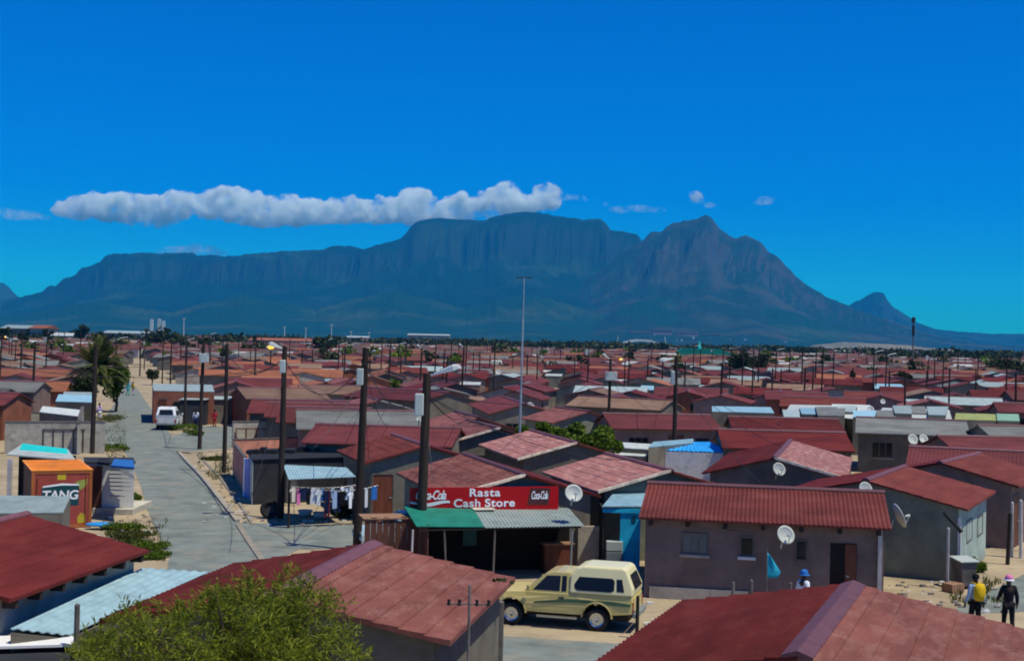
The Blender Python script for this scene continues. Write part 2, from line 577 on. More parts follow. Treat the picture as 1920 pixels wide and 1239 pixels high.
def shack(poly, zf, zb, wallm, roofm, label, group=None, name='shack', base_z=0., over=.18, frontm=None, cat='shack', th=.04):
    """lean-to: poly = four ground corners, front-left, front-right, back-right, back-left; roof height zf at the front, zb behind"""
    P = [Vector((p[0], p[1], 0)) for p in poly]
    c = sum(P, Vector()) / 4
    t = thing(name, label, cat, c, 0, group)
    P = [p - c for p in P]
    zs = [zf, zf, zb, zb]
    e = [p + p.normalized() * over for p in P]
    MB().slab([e[i] + Vector((0, 0, zs[i])) for i in range(4)], th).build('roof', roofm, t, fix=True)
    if wallm:
        wb = MB()
        top = [p + Vector((0, 0, zs[i] - th - .02)) for i, p in enumerate(P)]
        bot = [p + Vector((0, 0, base_z)) for p in P]
        wb.add(bot + top, [(0, 3, 2, 1), (4, 5, 6, 7)] + [(i, (i + 1) % 4, 4 + (i + 1) % 4, 4 + i) for i in range(4)])
        wb.build('wall', wallm, t, fix=True)
    FOOT.append((c.x, c.y, max(p.length for p in P)))
    return t, P, c


def rect(cx, cy, wx, wy, rz):
    ca, sa = math.cos(rz), math.sin(rz)
    return [(cx + x * ca - y * sa, cy + x * sa + y * ca) for x, y in ((-wx / 2, -wy / 2), (wx / 2, -wy / 2), (wx / 2, wy / 2), (-wx / 2, wy / 2))]


def corrugated(q, per, amp, along=1):
    """corrugated sheet over a quad (front-left, front-right, back-right, back-left); ribs run front to back"""
    q = [Vector(p) for p in q]
    n = max(3, int((q[1] - q[0]).length / per)) * 6
    nr = (q[1] - q[0]).cross(q[3] - q[0]).normalized()
    if nr.z < 0:
        nr = -nr
    mb = MB()
    vs, fs = [], []
    for i in range(n + 1):
        f_ = i / n
        o = nr * amp * math.sin(2 * PI * i / 6)
        a_, b_ = q[0].lerp(q[1], f_) + o, q[3].lerp(q[2], f_) + o
        vs += [a_, b_, a_ - nr * .02, b_ - nr * .02]
    for i in range(n):
        k = i * 4
        fs += [(k, k + 4, k + 5, k + 1), (k + 2, k + 3, k + 7, k + 6), (k, k + 2, k + 6, k + 4), (k + 1, k + 5, k + 7, k + 3)]
    fs += [(0, 1, 3, 2), (n * 4, n * 4 + 2, n * 4 + 3, n * 4 + 1)]
    mb.add(vs, fs)
    return mb


# ---------------------------------------------------------------- poles, lamps, wires, dishes
POLES = {}


def pole(key, top, base=None, D=None, r=.13, label='', box=None, lamp=None, group='timber power poles', mat_='pole', arms=0, name='utility_pole', lit=False, cat='power pole', lr=1.):
    if base:
        b = G(*base)
    else:
        b = atD(top[0] - 4, top[1], D)
        b.z = 0
    tp = atD(top[0], top[1], b.y)
    t = thing(name, label, cat, b, 0, group)
    v = tp - b
    MB().tube((0, 0, 0), v, r * 1.1, r * .8, 10).build('shaft', mat_, t, smooth=False)
    POLES[key] = (b, tp)
    px = b.y / F
    if box:
        z = EYE.z - 0
        x0, y0, x1, y1 = box
        a = atD((x0 + x1) / 2, (y0 + y1) / 2, b.y - r - .16) - b
        hw, hh = abs(x1 - x0) / 2 * px, abs(y1 - y0) / 2 * px
        MB().box(a.x - hw, a.x + hw, a.y - .13, a.y + .13, a.z - hh, a.z + hh).build('meter_box', 'boxgrey', t, bevel=.03)
        ax = v * ((a.z) / v.z)
        bk = MB()
        for dz in (-.5, .5):
            bk.tube((ax.x, ax.y, a.z + dz * hh), (a.x, a.y, a.z + dz * hh), .035, n=6)
        bk.build('bracket', 'darkmetal', t)
    if lamp:
        e = atD(lamp[0], lamp[1], b.y - .3) - b
        s = v * .985
        m1 = s.lerp(e, .22)
        MB().tube(s, m1, .035, .03, 6).build('lamp_arm', 'lampgrey', t)
        dv = (e - m1)
        q = dv.to_track_quat('X', 'Z').to_matrix().to_4x4()
        q.translation = m1
        ln = dv.length
        hb = MB()
        pr = [(0, .06, .05), (.35, .12, .09), (.8, .19, .15), (1, .14, .09)]
        vs, fs = [], []
        for (f_, wy, wz) in pr:
            for yy, zz in ((-wy, -wz * .5), (wy, -wz * .5), (wy * .8, wz * .6), (0, wz), (-wy * .8, wz * .6)):
                vs.append(q @ Vector((f_ * ln, yy, zz)))
        for i in range(3):
            for j in range(5):
                fs.append((i * 5 + j, i * 5 + (j + 1) % 5, (i + 1) * 5 + (j + 1) % 5, (i + 1) * 5 + j))
        fs += [(4, 3, 2, 1, 0), (15, 16, 17, 18, 19)]
        hb.add(vs, fs)
        hd = hb.build('lamp_head', 'lampgrey', t, fix=True)
        MB().lathe([(0.001, -.10 * lr), (.09 * lr, -.08 * lr), (.12 * lr, 0), (.001, .02)], 10, T=Matrix.Translation(q @ Vector((ln * .8, 0, -.06)))).build('lens', 'lamp_on' if lit else 'glass_pale', hd, smooth=True)
    for i in range(arms):
        z = v.z - .35 - i * .5
        ax = v * (z / v.z)
        MB().box(ax.x - .7, ax.x + .7, ax.y - .16, ax.y - .08, z - .05, z + .05).build('crossarm', mat_, t)
    return t


def wire(p0, p1, sag, label, r=.012, m='cable', group='overhead cables', name='overhead_cable', n=14, cat='cable'):
    p0, p1 = Vector(p0), Vector(p1)
    pts = []
    for i in range(n + 1):
        s_ = i / n
        p = p0.lerp(p1, s_)
        p.z -= sag * 4 * s_ * (1 - s_)
        pts.append(p)
    o = MB().path(pts, r, 5).build(name, m)
    return tag(o, label, cat, group)


def dish(px, py, D, rpx, label, az=None, el=24., face_rz=0., back=False):
    """satellite dish facing up and to the north (picture right, towards the viewer)"""
    c = atD(px, py, D)
    r = rpx * D / F
    t = thing('satellite_dish', label, 'satellite dish', c, 0, 'white satellite dishes')
    az = math.radians(-62 if az is None else az)       # facing azimuth in the ground plane, 0 = +x
    el = math.radians(el)
    n = Vector((math.cos(az) * math.cos(el), math.sin(az) * math.cos(el), math.sin(el)))
    q = n.to_track_quat('Z', 'Y').to_matrix().to_4x4()
    prof = [(0.001, .0)] + [(r * k / 6, .22 * r * (k / 6) ** 2) for k in range(1, 7)] + [(r, .22 * r - .02), (r * .5, .03), (.001, -.025)]
    MB().lathe(prof, 26, T=q).build('reflector', 'dish', t, smooth=True, fix=True)
    dn = (q.to_3x3() @ Vector((0, 0, 0)))
    low = Vector((0, 0, -1)) - n * Vector((0, 0, -1)).dot(n)
    low.normalize()
    foc = n * r * .95 + low * r * .35
    MB().tube(low * r * .97 + n * .2 * r, foc, .018, .015, 6).build('feed_arm', 'steel', t)
    f2 = (-foc + n * 0).normalized()
    MB().tube(foc, foc + f2 * .14, .055, .035, 10).build('receiver', 'boxgrey', t)
    MB().path([-n * .03, -n * .14 + Vector((0, 0, -.05)), -n * .2 + Vector((0, .12, -.35))], .028, 6).build('mount', 'steel', t)
    return t


def person(foot, h, rz, shirt, trousers, label, hat=None, hair=True, bag=None, sleeve='long', stride=.12, arm=(0, 0), group=None, hand=True):
    """standing figure, facing +y before the turn rz; one skinned body with clothing children"""
    s = h / 1.72
    t = thing('person', label, 'person', (foot[0], foot[1], 0), rz, group)
    J = {'pel': (0, 0, .93), 'bel': (0, .01, 1.08), 'ch': (0, .0, 1.28), 'nk': (0, 0, 1.46), 'hd0': (0, .02, 1.55), 'hd1': (0, .025, 1.64),
         'sl': (-.17, 0, 1.40), 'sr': (.17, 0, 1.40), 'el': (-.23, -.03 + arm[0] * .15, 1.13), 'er': (.23, -.03 + arm[1] * .15, 1.13),
         'wl': (-.25, .05 + arm[0] * .35, .90 + abs(arm[0]) * .1), 'wr': (.25, .05 + arm[1] * .35, .90 + abs(arm[1]) * .1),
         'hl': (-.25, .07 + arm[0] * .4, .84 + abs(arm[0]) * .1), 'hr': (.25, .07 + arm[1] * .4, .84 + abs(arm[1]) * .1),
         'tl': (-.09, 0, .88), 'tr': (.09, 0, .88), 'kl': (-.10, stride * .7, .49), 'kr': (.10, -stride * .3 + .03, .49), 'al': (-.10, stride, .08), 'ar': (.10, -stride, .09),
         'fl': (-.11, stride + .15, .035), 'fr': (.11, -stride + .15, .035)}
    Rr = {'pel': .135, 'bel': .125, 'ch': .145, 'nk': .055, 'hd0': .085, 'hd1': .095, 'sl': .062, 'sr': .062, 'el': .042, 'er': .042, 'wl': .03, 'wr': .03, 'hl': .035, 'hr': .035,
          'tl': .085, 'tr': .085, 'kl': .056, 'kr': .056, 'al': .04, 'ar': .04, 'fl': .035, 'fr': .035}
    E = [('pel', 'bel'), ('bel', 'ch'), ('ch', 'nk'), ('nk', 'hd0'), ('hd0', 'hd1'), ('ch', 'sl'), ('ch', 'sr'), ('sl', 'el'), ('sr', 'er'), ('el', 'wl'), ('er', 'wr'), ('wl', 'hl'), ('wr', 'hr'),
         ('pel', 'tl'), ('pel', 'tr'), ('tl', 'kl'), ('tr', 'kr'), ('kl', 'al'), ('kr', 'ar'), ('al', 'fl'), ('ar', 'fr')]

    def skin(name, edges, m, grow, root, extra=()):
        bm = bmesh.new()
        lay = bm.verts.layers.skin.verify()
        ids = {}
        for e in edges:
            for k in e:
                if k not in ids:
                    v = bm.verts.new(Vector(J[k]) * s)
                    rr = Rr[k] * s + grow
                    v[lay].radius = (rr, rr * (.75 if k in ('pel', 'bel', 'ch') else 1))
                    v[lay].use_root = k == root
                    ids[k] = v
        for a, b in edges:
            bm.edges.new((ids[a], ids[b]))
        for base, chain in extra:
            prev = ids[base]
            for (p, rr) in chain:
                v = bm.verts.new(p)
                v[lay].radius = (rr, rr)
                bm.edges.new((prev, v))
                prev = v
        me = bpy.data.meshes.new(name)
        bm.to_mesh(me)
        bm.free()
        me.materials.append(M[m])
        o = bpy.data.objects.new(name, me)
        COL.objects.link(o)
        o.parent = t
        o.modifiers.new('skin', 'SKIN').use_smooth_shade = True
        o.modifiers.new('smooth', 'SUBSURF').levels = 1
        o.modifiers['smooth'].render_levels = 1
        return o
    ex = []
    if hand:
        for k, sx in (('hl', -1), ('hr', 1)):
            b = Vector(J[k]) * s
            for i in range(4):
                y = (-.03 + .02 * i) * s
                ln = (.07, .08, .078, .06)[i] * s
                ex.append((k, [(b + Vector((0, y, -.02 * s)), .010 * s), (b + Vector((-sx * .008, y + .006, -.02 * s - ln * .55)), .009 * s), (b + Vector((-sx * .022, y + .012, -.02 * s - ln)), .008 * s)]))
            ex.append((k, [(b + Vector((-sx * .02, .03, .0)) * s, .011 * s), (b + Vector((-sx * .035, .05, -.035)) * s, .009 * s)]))
    body = skin('body', E, 'skin', 0, 'pel', ex)
    tors = [('pel', 'bel'), ('bel', 'ch'), ('ch', 'sl'), ('ch', 'sr'), ('sl', 'el'), ('sr', 'er')]
    if sleeve == 'long':
        tors += [('el', 'wl'), ('er', 'wr')]
    skin('shirt', tors, shirt, .018, 'pel')
    skin('trousers', [('pel', 'tl'), ('pel', 'tr'), ('tl', 'kl'), ('tr', 'kr'), ('kl', 'al'), ('kr', 'ar')], trousers, .016, 'pel')
    for k in ('fl', 'fr'):
        x, y, z = (c * s for c in J[k])
        MB().box(x - .05, x + .05, y - .2, y + .09, 0, .075).build('shoe', 'black', t, bevel=.02)
    hx, hy, hz = (c * s for c in J['hd1'])
    nose = MB().lathe([(.001, .03), (.018, 0), (.001, -.02)], 8, T=Matrix.Translation((hx, hy + .098 * s, hz - .02)))
    nose.build('nose', 'skin', t, smooth=True)
    if hair and not hat:
        MB().lathe([(.106 * s, -.02), (.104 * s, .03), (.08 * s, .085), (.001, .11)], 14, T=Matrix.Translation((hx, hy - .012, hz + .0))).build('hair', 'cl_black', t, smooth=True)
    if hat:
        hb = MB().lathe([(.11 * s, -.015), (.112 * s, .03), (.085 * s, .095), (.001, .12)], 14, T=Matrix.Translation((hx, hy - .005, hz + .01)))
        ho = hb.build('hat', hat[0], t, smooth=True)
        if len(hat) > 1:
            MB().lathe([(.112 * s, -.02), (.16 * s, -.035), (.16 * s, -.028), (.112 * s, .0)], 16, T=Matrix.Translation((hx, hy, hz + .0))).build('brim', hat[1], ho, smooth=True)
    return t, J, s
# ---------------------------------------------------------------- vehicles
def lerp(a, b, t):
    return a + (b - a) * t


def arch(cx, r, z0, n=9):
    return [(cx + r * math.cos(w), z0 + r * math.sin(w)) for w in [PI * i / n for i in range(n + 1)]]


def panel(t, name, pts, yf, m, off=.004, th=.012):
    """flat pane on the side at y = yf(z); pts (x,z)"""
    for sgn in (1, -1):
        a = [(x, sgn * (yf(z) + off), z) for x, z in pts]
        b = [(x, sgn * (yf(z) - th), z) for x, z in pts]
        n = len(pts)
        mb = MB()
        mb.add(a + b, [tuple(range(n)), tuple(range(2 * n - 1, n - 1, -1))] + [(i, i + n, (i + 1) % n + n, (i + 1) % n) for i in range(n)])
        yield mb.build(name, m, t, fix=True)


def wheel(t, x, y, r, wd=.2):
    T = Matrix.Translation((x, y, r)) @ Matrix.Rotation(PI / 2 if y < 0 else -PI / 2, 4, 'X')
    o = MB().lathe([(r * .62, -wd / 2), (r * .95, -wd / 2), (r, -wd / 2 + .03), (r, wd / 2 - .03), (r * .95, wd / 2), (r * .62, wd / 2)], 28, T=T).build('wheel', 'black', t, smooth=True, fix=True)
    MB().lathe([(.001, wd * .30), (r * .18, wd * .36), (r * .22, wd * .2), (r * .5, wd * .22), (r * .56, wd * .42), (r * .63, wd * .5), (r * .63, -wd / 2)], 24, T=T).build('rim', 'chrome', o, fix=True)


def pickup(loc, rz, label, paint='cream', cap='canopy', stripes=True, lift=.0, group=None):
    t = thing('pickup_truck', label, 'pickup truck', loc, rz, group)
    zb = lift
    r = .335
    low = [(-2.33, .56), (-2.36, .75), (-2.34, 1.06), (-.46, 1.06), (.9, 1.05), (1.6, 1.00), (2.05, .93), (2.16, .84), (2.19, .5), (2.1, .45)]
    low += [(1.3 + .47, .45)] + [(x, z) for x, z in arch(1.3, .43, .40)][1:-1] + [(1.3 - .47, .45), (-1.3 + .47, .45)] + [(x, z) for x, z in arch(-1.3, .43, .40)][1:-1] + [(-1.3 - .47, .5)]
    yb = lambda z: .84 - .05 * max(0, (z - .75)) / .3 - .04 * max(0, .75 - z)
    MB().prism(low, yb).build('body', paint, t, bevel=.025, fix=True)
    yc = lambda z: lerp(.79, .63, (z - 1.04) / .6)
    cab = [(.95, 1.04), (.28, 1.60), (.0, 1.65), (-.45, 1.65), (-.47, 1.04)]
    cb = MB().prism(cab, yc).build('cab', paint, t, bevel=.03, fix=True)
    for o in panel(cb, 'side_window', [(.66, 1.1), (.26, 1.52), (-.16, 1.54), (-.16, 1.1)], yc, 'glass', .006):
        pass
    for o in panel(cb, 'vent_pane', [(-.21, 1.1), (-.21, 1.54), (-.35, 1.54), (-.36, 1.1)], yc, 'glass', .006):
        pass
    ws = MB()
    nx, nz = .56, .67
    ws.add([(.90 + .01, -.66, 1.09), (.90 + .01, .66, 1.09), (.32 + .012, .58, 1.575), (.32 + .012, -.58, 1.575)], [(0, 1, 2, 3)])
    ws.build('windscreen', 'glass', cb)
    for o in panel(t, 'door', [(.82, .56), (.86, 1.03), (-.42, 1.03), (-.42, .56)], yb, paint, .008):
        pass
    for o in panel(t, 'door_handle', [(-.3, .9), (-.3, .94), (-.14, .94), (-.14, .9)], yb, 'darkmetal', .02):
        pass
    yk = lambda z: lerp(.83, .64, max(0, (z - 1.08)) / .85)
    can = [(-.45, 1.062), (-.455, 1.60), (-.64, 1.81), (-.85, 1.87), (-2.02, 1.87), (-2.14, 1.82), (-2.37, 1.28), (-2.36, 1.062)]
    cn = MB().prism(can, yk).build('canopy', cap, t, bevel=.06, fix=True)
    for o in panel(cn, 'side_window', [(-.62, 1.22), (-.60, 1.34), (-.74, 1.56), (-1.72, 1.56), (-1.80, 1.50), (-1.80, 1.22), (-1.70, 1.17), (-.70, 1.17)], yk, 'glass', .008):
        pass
    for o in panel(cn, 'rear_side_window', [(-1.88, 1.2), (-1.86, 1.55), (-2.02, 1.55), (-2.1, 1.2)], yk, 'glass', .008):
        pass
    rw = MB()
    rw.add([(-2.352, -.58, 1.25), (-2.352, .58, 1.25), (-2.19, .5, 1.66), (-2.19, -.5, 1.66)], [(0, 3, 2, 1)])
    rwv = [Vector(v) + Vector((-.035, 0, .012)) for v in rw.v]
    MB().slab(rwv, .02).build('rear_window', 'glass', cn, fix=True)
    MB().box(-2.375, -2.35, -.66, .66, .62, 1.02).build('tailgate', paint, t, bevel=.008)
    for sgn in (1, -1):
        MB().box(-2.385, -2.33, sgn * .75 - .06, sgn * .75 + .06, .62, .9).build('tail_light', 'redlight', t)
        MB().box(2.15, 2.215, sgn * .6 - .13, sgn * .6 + .13, .66, .82).build('headlight', 'glass_pale', t)
        MB().box(.70, .80, sgn * .86 - .0, sgn * 1.02, 1.08, 1.26).build('wing_mirror', paint, t, bevel=.02, fix=True)
    MB().box(-2.5, -2.36, -.78, .78, .45, .58).build('rear_bumper', 'steel', t, bevel=.02)
    MB().box(2.18, 2.30, -.8, .8, .42, .6).build('front_bumper', 'steel', t, bevel=.02)
    MB().box(2.18, 2.20, -.44, .44, .64, .84).build('grille', 'darkmetal', t)
    MB().box(-2.2, 2.0, -.6, .6, .3, .5).build('chassis', 'black', t)
    for sgn in (1, -1):
        MB().box(-.72, .5, sgn * .88 - .05, sgn * .88 + .05, .33, .39).build('side_step', 'chrome', t)
    if stripes:
        for o in panel(t, 'side_stripe', [(-2.3, .79), (-2.3, .86), (-1.8, .9), (-.46, .9), (.6, .76), (.6, .72), (-.46, .8), (-1.8, .8)], yb, 'stripe', .012):
            pass
    for x in (1.3, -1.3):
        for sgn in (1, -1):
            wheel(t, x, sgn * .74, r)
            fl = MB()
            a0 = [(x + .43 * math.cos(w), .40 + .43 * math.sin(w)) for w in [PI * i / 12 for i in range(13)]]
            a1 = [(x + .475 * math.cos(w), .40 + .475 * math.sin(w)) for w in [PI * i / 12 for i in range(13)]]
            vs = [(p[0], sgn * .80, p[1]) for p in a0] + [(p[0], sgn * .862, p[1]) for p in a0] + [(p[0], sgn * .850, p[1]) for p in a1] + [(p[0], sgn * .78, p[1]) for p in a1]
            fs = []
            for i in range(12):
                for k in range(4):
                    fs.append((k * 13 + i, k * 13 + i + 1, ((k + 1) % 4) * 13 + i + 1, ((k + 1) % 4) * 13 + i))
            fl.add(vs, fs)
            fl.build('wheel_arch', paint, t, fix=True)
    return t


def sedan(loc, rz, label, paint='carpale'):
    t = thing('parked_car', label, 'car', loc, rz)
    low = [(-1.95, .45), (-2.0, .8), (-1.2, .92), (.75, .92), (1.7, .78), (1.95, .65), (1.95, .4), (1.65, .35)] + arch(1.25, .38, .33)[1:-1] + [(.85, .33), (-.85, .33)] + arch(-1.25, .38, .33)[1:-1] + [(-1.65, .38)]
    yb = lambda z: .8 - .05 * max(0, z - .7)
    MB().prism(low, yb).build('body', paint, t, bevel=.04, fix=True)
    yc = lambda z: lerp(.76, .58, (z - .9) / .5)
    MB().prism([(.85, .9), (.2, 1.36), (-.9, 1.38), (-1.55, .9)], yc).build('cabin', paint, t, bevel=.05, fix=True)
    for o in panel(t, 'side_window', [(.62, .95), (.2, 1.29), (-.85, 1.3), (-1.3, .95)], yc, 'glass', .006):
        pass
    MB().slab([(.86, -.64, .94), (.86, .64, .94), (.26, .54, 1.345), (.26, -.54, 1.345)], .01).build('windscreen', 'glass', t, fix=True)
    MB().slab([(-1.54, .62, .94), (-1.54, -.62, .94), (-.98, -.52, 1.36), (-.98, .52, 1.36)], .01).build('rear_window', 'glass', t, fix=True)
    for x in (1.25, -1.25):
        for sgn in (1, -1):
            wheel(t, x, sgn * .7, .3, .18)
    for sgn in (1, -1):
        MB().box(1.9, 1.96, sgn * .55 - .15, sgn * .55 + .15, .55, .68).build('headlight', 'glass_pale', t)
    return t


# ---------------------------------------------------------------- foliage
def leaves(mb, clumps, n, ln, wd, rg, up=.3, mi=0):
    tot = sum(c[3] * c[4] * c[5] for c in clumps)
    for (cx, cy, cz, rx, ry, rz) in clumps:
        k = int(n * rx * ry * rz / tot)
        for _ in range(k):
            d = Vector((rg.gauss(0, 1), rg.gauss(0, 1), rg.gauss(0, 1))).normalized()
            q = rg.random() ** .45
            p = Vector((cx + d.x * rx * q, cy + d.y * ry * q, cz + d.z * rz * q))
            a = Vector((rg.gauss(0, 1), rg.gauss(0, 1), rg.gauss(0, 1) + up)).normalized()
            b = a.cross(Vector((rg.gauss(0, 1), rg.gauss(0, 1), rg.gauss(0, 1)))).normalized()
            l = ln * rg.uniform(.6, 1.3)
            w = wd * rg.uniform(.7, 1.3)
            mb.add([p - a * l / 2, p + b * w / 2, p + a * l / 2, p - b * w / 2], [(0, 1, 2, 3)], mi)


def tree(px, base_xy, ztop, crown_r, label, leafm='leaf_dark', n=3000, ln=.25, wd=.14, name='leafy_tree', seed=1, group=None, zbot=None, flat=.8, trunk=True):
    rg = random.Random(seed)
    x, y = base_xy
    t = thing(name, label, 'tree', (x, y, 0), 0, group)
    zb = ztop - 2 * crown_r * flat if zbot is None else zbot
    zc = (ztop + zb) / 2
    rzz = (ztop - zb) / 2
    cl = []
    for i in range(16):
        a, q = rg.uniform(0, 2 * PI), rg.uniform(.2, .75)
        h = rg.uniform(-.6, .75)
        rr = crown_r * rg.uniform(.28, .5)
        cl.append((math.cos(a) * q * crown_r, math.sin(a) * q * crown_r, zc + h * rzz * .8, rr, rr, min(rr * .8, rzz * .6)))
    mb = MB()
    leaves(mb, cl, n, ln, wd, rg)
    mb.build('crown', leafm, t)
    tb = MB()
    tb.path([(0, 0, 0), (crown_r * .05, 0, zb * .6 + .2), (crown_r * .02, 0, zc)], [crown_r * .09, crown_r * .07, crown_r * .03], 7)
    for i in range(5):
        c = cl[i]
        tb.path([(crown_r * .04, 0, zb * .6 + .2), (c[0] * .5, c[1] * .5, (zb + c[2]) / 2), c[:3]], [crown_r * .05, crown_r * .035, crown_r * .012], 5)
    tb.build('trunk', 'bark', t)
    return t


def bush(c, rx, ry, h, label, leafm='leaf', n=900, ln=.14, wd=.05, seed=3, name='bush', group=None, cat='bush'):
    rg = random.Random(seed)
    t = thing(name, label, cat, (c[0], c[1], 0), 0, group)
    cl = []
    for i in range(9):
        a, q = rg.uniform(0, 2 * PI), rg.random() ** .5 * .8
        k = rg.uniform(.3, .55)
        cl.append((math.cos(a) * q * rx, math.sin(a) * q * ry, h * rg.uniform(.25, .7), rx * k, ry * k, h * .33))
    mb = MB()
    leaves(mb, cl, n, ln, wd, rg, .6)
    mb.build('foliage', leafm, t)
    sb = MB()
    for c_ in cl[:6]:
        sb.path([(0, 0, 0), (c_[0] * .5, c_[1] * .5, c_[2] * .6), c_[:3]], [.025, .018, .006], 5)
    sb.build('stem', 'bark', t)
    return t
# ---------------------------------------------------------------- camera, light, sky, air
cam_d = bpy.data.cameras.new('camera')
cam = bpy.data.objects.new('camera', cam_d)
COL.objects.link(cam)
cam_d.sensor_width, cam_d.lens = 36, 36 * F / 1920
cam_d.clip_start, cam_d.clip_end = .5, 60000
mw = Matrix((_r, _u, -_f)).transposed().to_4x4()
mw.translation = EYE
cam.matrix_world = mw
SC.camera = cam
SUN_EL, SUN_AZ = math.radians(66), Vector((.90, -.43))
ce = math.cos(SUN_EL)
SUN = Vector((SUN_AZ.x * ce, SUN_AZ.y * ce, math.sin(SUN_EL))).normalized()
sd = bpy.data.lights.new('sun', 'SUN')
sd.energy, sd.angle, sd.color = 4.5, math.radians(.5), (1., .93, .74)
so = bpy.data.objects.new('sun', sd)
COL.objects.link(so)
so.rotation_euler = SUN.to_track_quat('Z', 'Y').to_euler()
so.location = (30, -20, 60)
w = bpy.data.worlds.new('World')
SC.world = w
w.use_nodes = True
nt = w.node_tree
bg = nt.nodes['Background']
sky = nt.nodes.new('ShaderNodeTexSky')
sky.sky_type = 'NISHITA'
sky.sun_disc = False
sky.sun_elevation = SUN_EL
sky.sun_rotation = math.atan2(SUN.x, SUN.y)
sky.air_density, sky.dust_density, sky.ozone_density = SKY_AIR, SKY_DUST, SKY_OZ
hs = nt.nodes.new('ShaderNodeHueSaturation')
hs.inputs['Saturation'].default_value = SKY_SAT
nt.links.new(sky.outputs[0], hs.inputs['Color'])
tint = nt.nodes.new('ShaderNodeMix')
tint.data_type, tint.blend_type = 'RGBA', 'MULTIPLY'
tint.inputs['Factor'].default_value = 1
tint.inputs['B'].default_value = (*SKY_TINT, 1)
nt.links.new(hs.outputs[0], tint.inputs['A'])
nt.links.new(tint.outputs['Result'], bg.inputs['Color'])
bg.inputs['Strength'].default_value = SKY_STR
vs_ = SC.view_settings
vs_.view_transform, vs_.look, vs_.exposure, vs_.gamma, vs_.use_curve_mapping = 'Standard', 'None', EXPO, 1, False
cy = SC.cycles
cy.use_denoising = True
cy.max_bounces, cy.diffuse_bounces, cy.glossy_bounces, cy.transmission_bounces, cy.volume_bounces, cy.transparent_max_bounces = 14, 3, 2, 3, 14, 8
cy.use_adaptive_sampling = True
cy.adaptive_threshold = .015
cy.pixel_filter_type, cy.filter_width = 'BLACKMAN_HARRIS', 1.9
cy.sample_clamp_indirect = 4

m, nt, p = new_mat('hazy_air')
nt.nodes.remove(p)
pv = nt.nodes.new('ShaderNodeVolumePrincipled')
pv.inputs['Color'].default_value = (*HAZE_COL, 1)
pv.inputs['Density'].default_value = HAZE_D
pv.inputs['Anisotropy'].default_value = 0.
nt.links.new(pv.outputs[0], nt.nodes['Material Output'].inputs['Volume'])
hz = MB().box(-7600, 7600, -120, 15300, -1.0, 1165).build('haze', m)
tag(hz, kind='stuff')


def fbm(x, y, z=0., o=5):
    return noise.fractal(Vector((x, y, z)), .9, 2.1, o)


# ---------------------------------------------------------------- mountains
def rock_mat(name, green, rock, dry):
    m, nt, p = new_mat(name)
    L = nt.links.new
    g = N(nt, 'ShaderNodeNewGeometry')
    sep = N(nt, 'ShaderNodeSeparateXYZ')
    L(g.outputs['Normal'], sep.inputs[0])
    n1 = N(nt, 'ShaderNodeTexNoise')
    n1.inputs['Scale'].default_value = .004
    n1.inputs['Detail'].default_value = 9
    n1.inputs['Roughness'].default_value = .7
    L(g.outputs['Position'], n1.inputs['Vector'])
    a = N(nt, 'ShaderNodeMath', operation='MULTIPLY_ADD')
    L(n1.outputs['Fac'], a.inputs[0])
    a.inputs[1].default_value = -.5
    a.inputs[2].default_value = .25
    s = N(nt, 'ShaderNodeMath', operation='ADD')
    L(sep.outputs['Z'], s.inputs[0])
    L(a.outputs[0], s.inputs[1])
    r = N(nt, 'ShaderNodeMapRange')
    r.inputs['From Min'].default_value = .55
    r.inputs['From Max'].default_value = .85
    L(s.outputs[0], r.inputs['Value'])
    mx = N(nt, 'ShaderNodeMix', data_type='RGBA')
    mx.inputs['A'].default_value = (*rock, 1)
    mx.inputs['B'].default_value = (*green, 1)
    L(r.outputs[0], mx.inputs['Factor'])
    n2 = N(nt, 'ShaderNodeTexNoise')
    n2.inputs['Scale'].default_value = .0016
    n2.inputs['Detail'].default_value = 8
    n2.inputs['Roughness'].default_value = .65
    L(g.outputs['Position'], n2.inputs['Vector'])
    r2 = N(nt, 'ShaderNodeMapRange')
    r2.inputs['From Min'].default_value = .50
    r2.inputs['From Max'].default_value = .66
    L(n2.outputs['Fac'], r2.inputs['Value'])
    m2 = N(nt, 'ShaderNodeMix', data_type='RGBA')
    L(r2.outputs[0], m2.inputs['Factor'])
    L(mx.outputs['Result'], m2.inputs['A'])
    m2.inputs['B'].default_value = (*dry, 1)
    L(m2.outputs['Result'], p.inputs['Base Color'])
    p.inputs['Roughness'].default_value = .95
    p.inputs['Specular IOR Level'].default_value = .05
    return m


M['rock'] = rock_mat('mountain_fynbos', (.004, .022, .020), (.018, .032, .040), (.022, .046, .028))
M['rock2'] = rock_mat('dry_slope_fynbos', (.010, .028, .022), (.044, .044, .044), (.050, .050, .038))
HILL = []


def interp(pts, x):
    if x <= pts[0][0]:
        return pts[0][1]
    for (a, b), (c, d) in zip(pts, pts[1:]):
        if x <= c:
            return b + (d - b) * (x - a) / (c - a)
    return pts[-1][1]


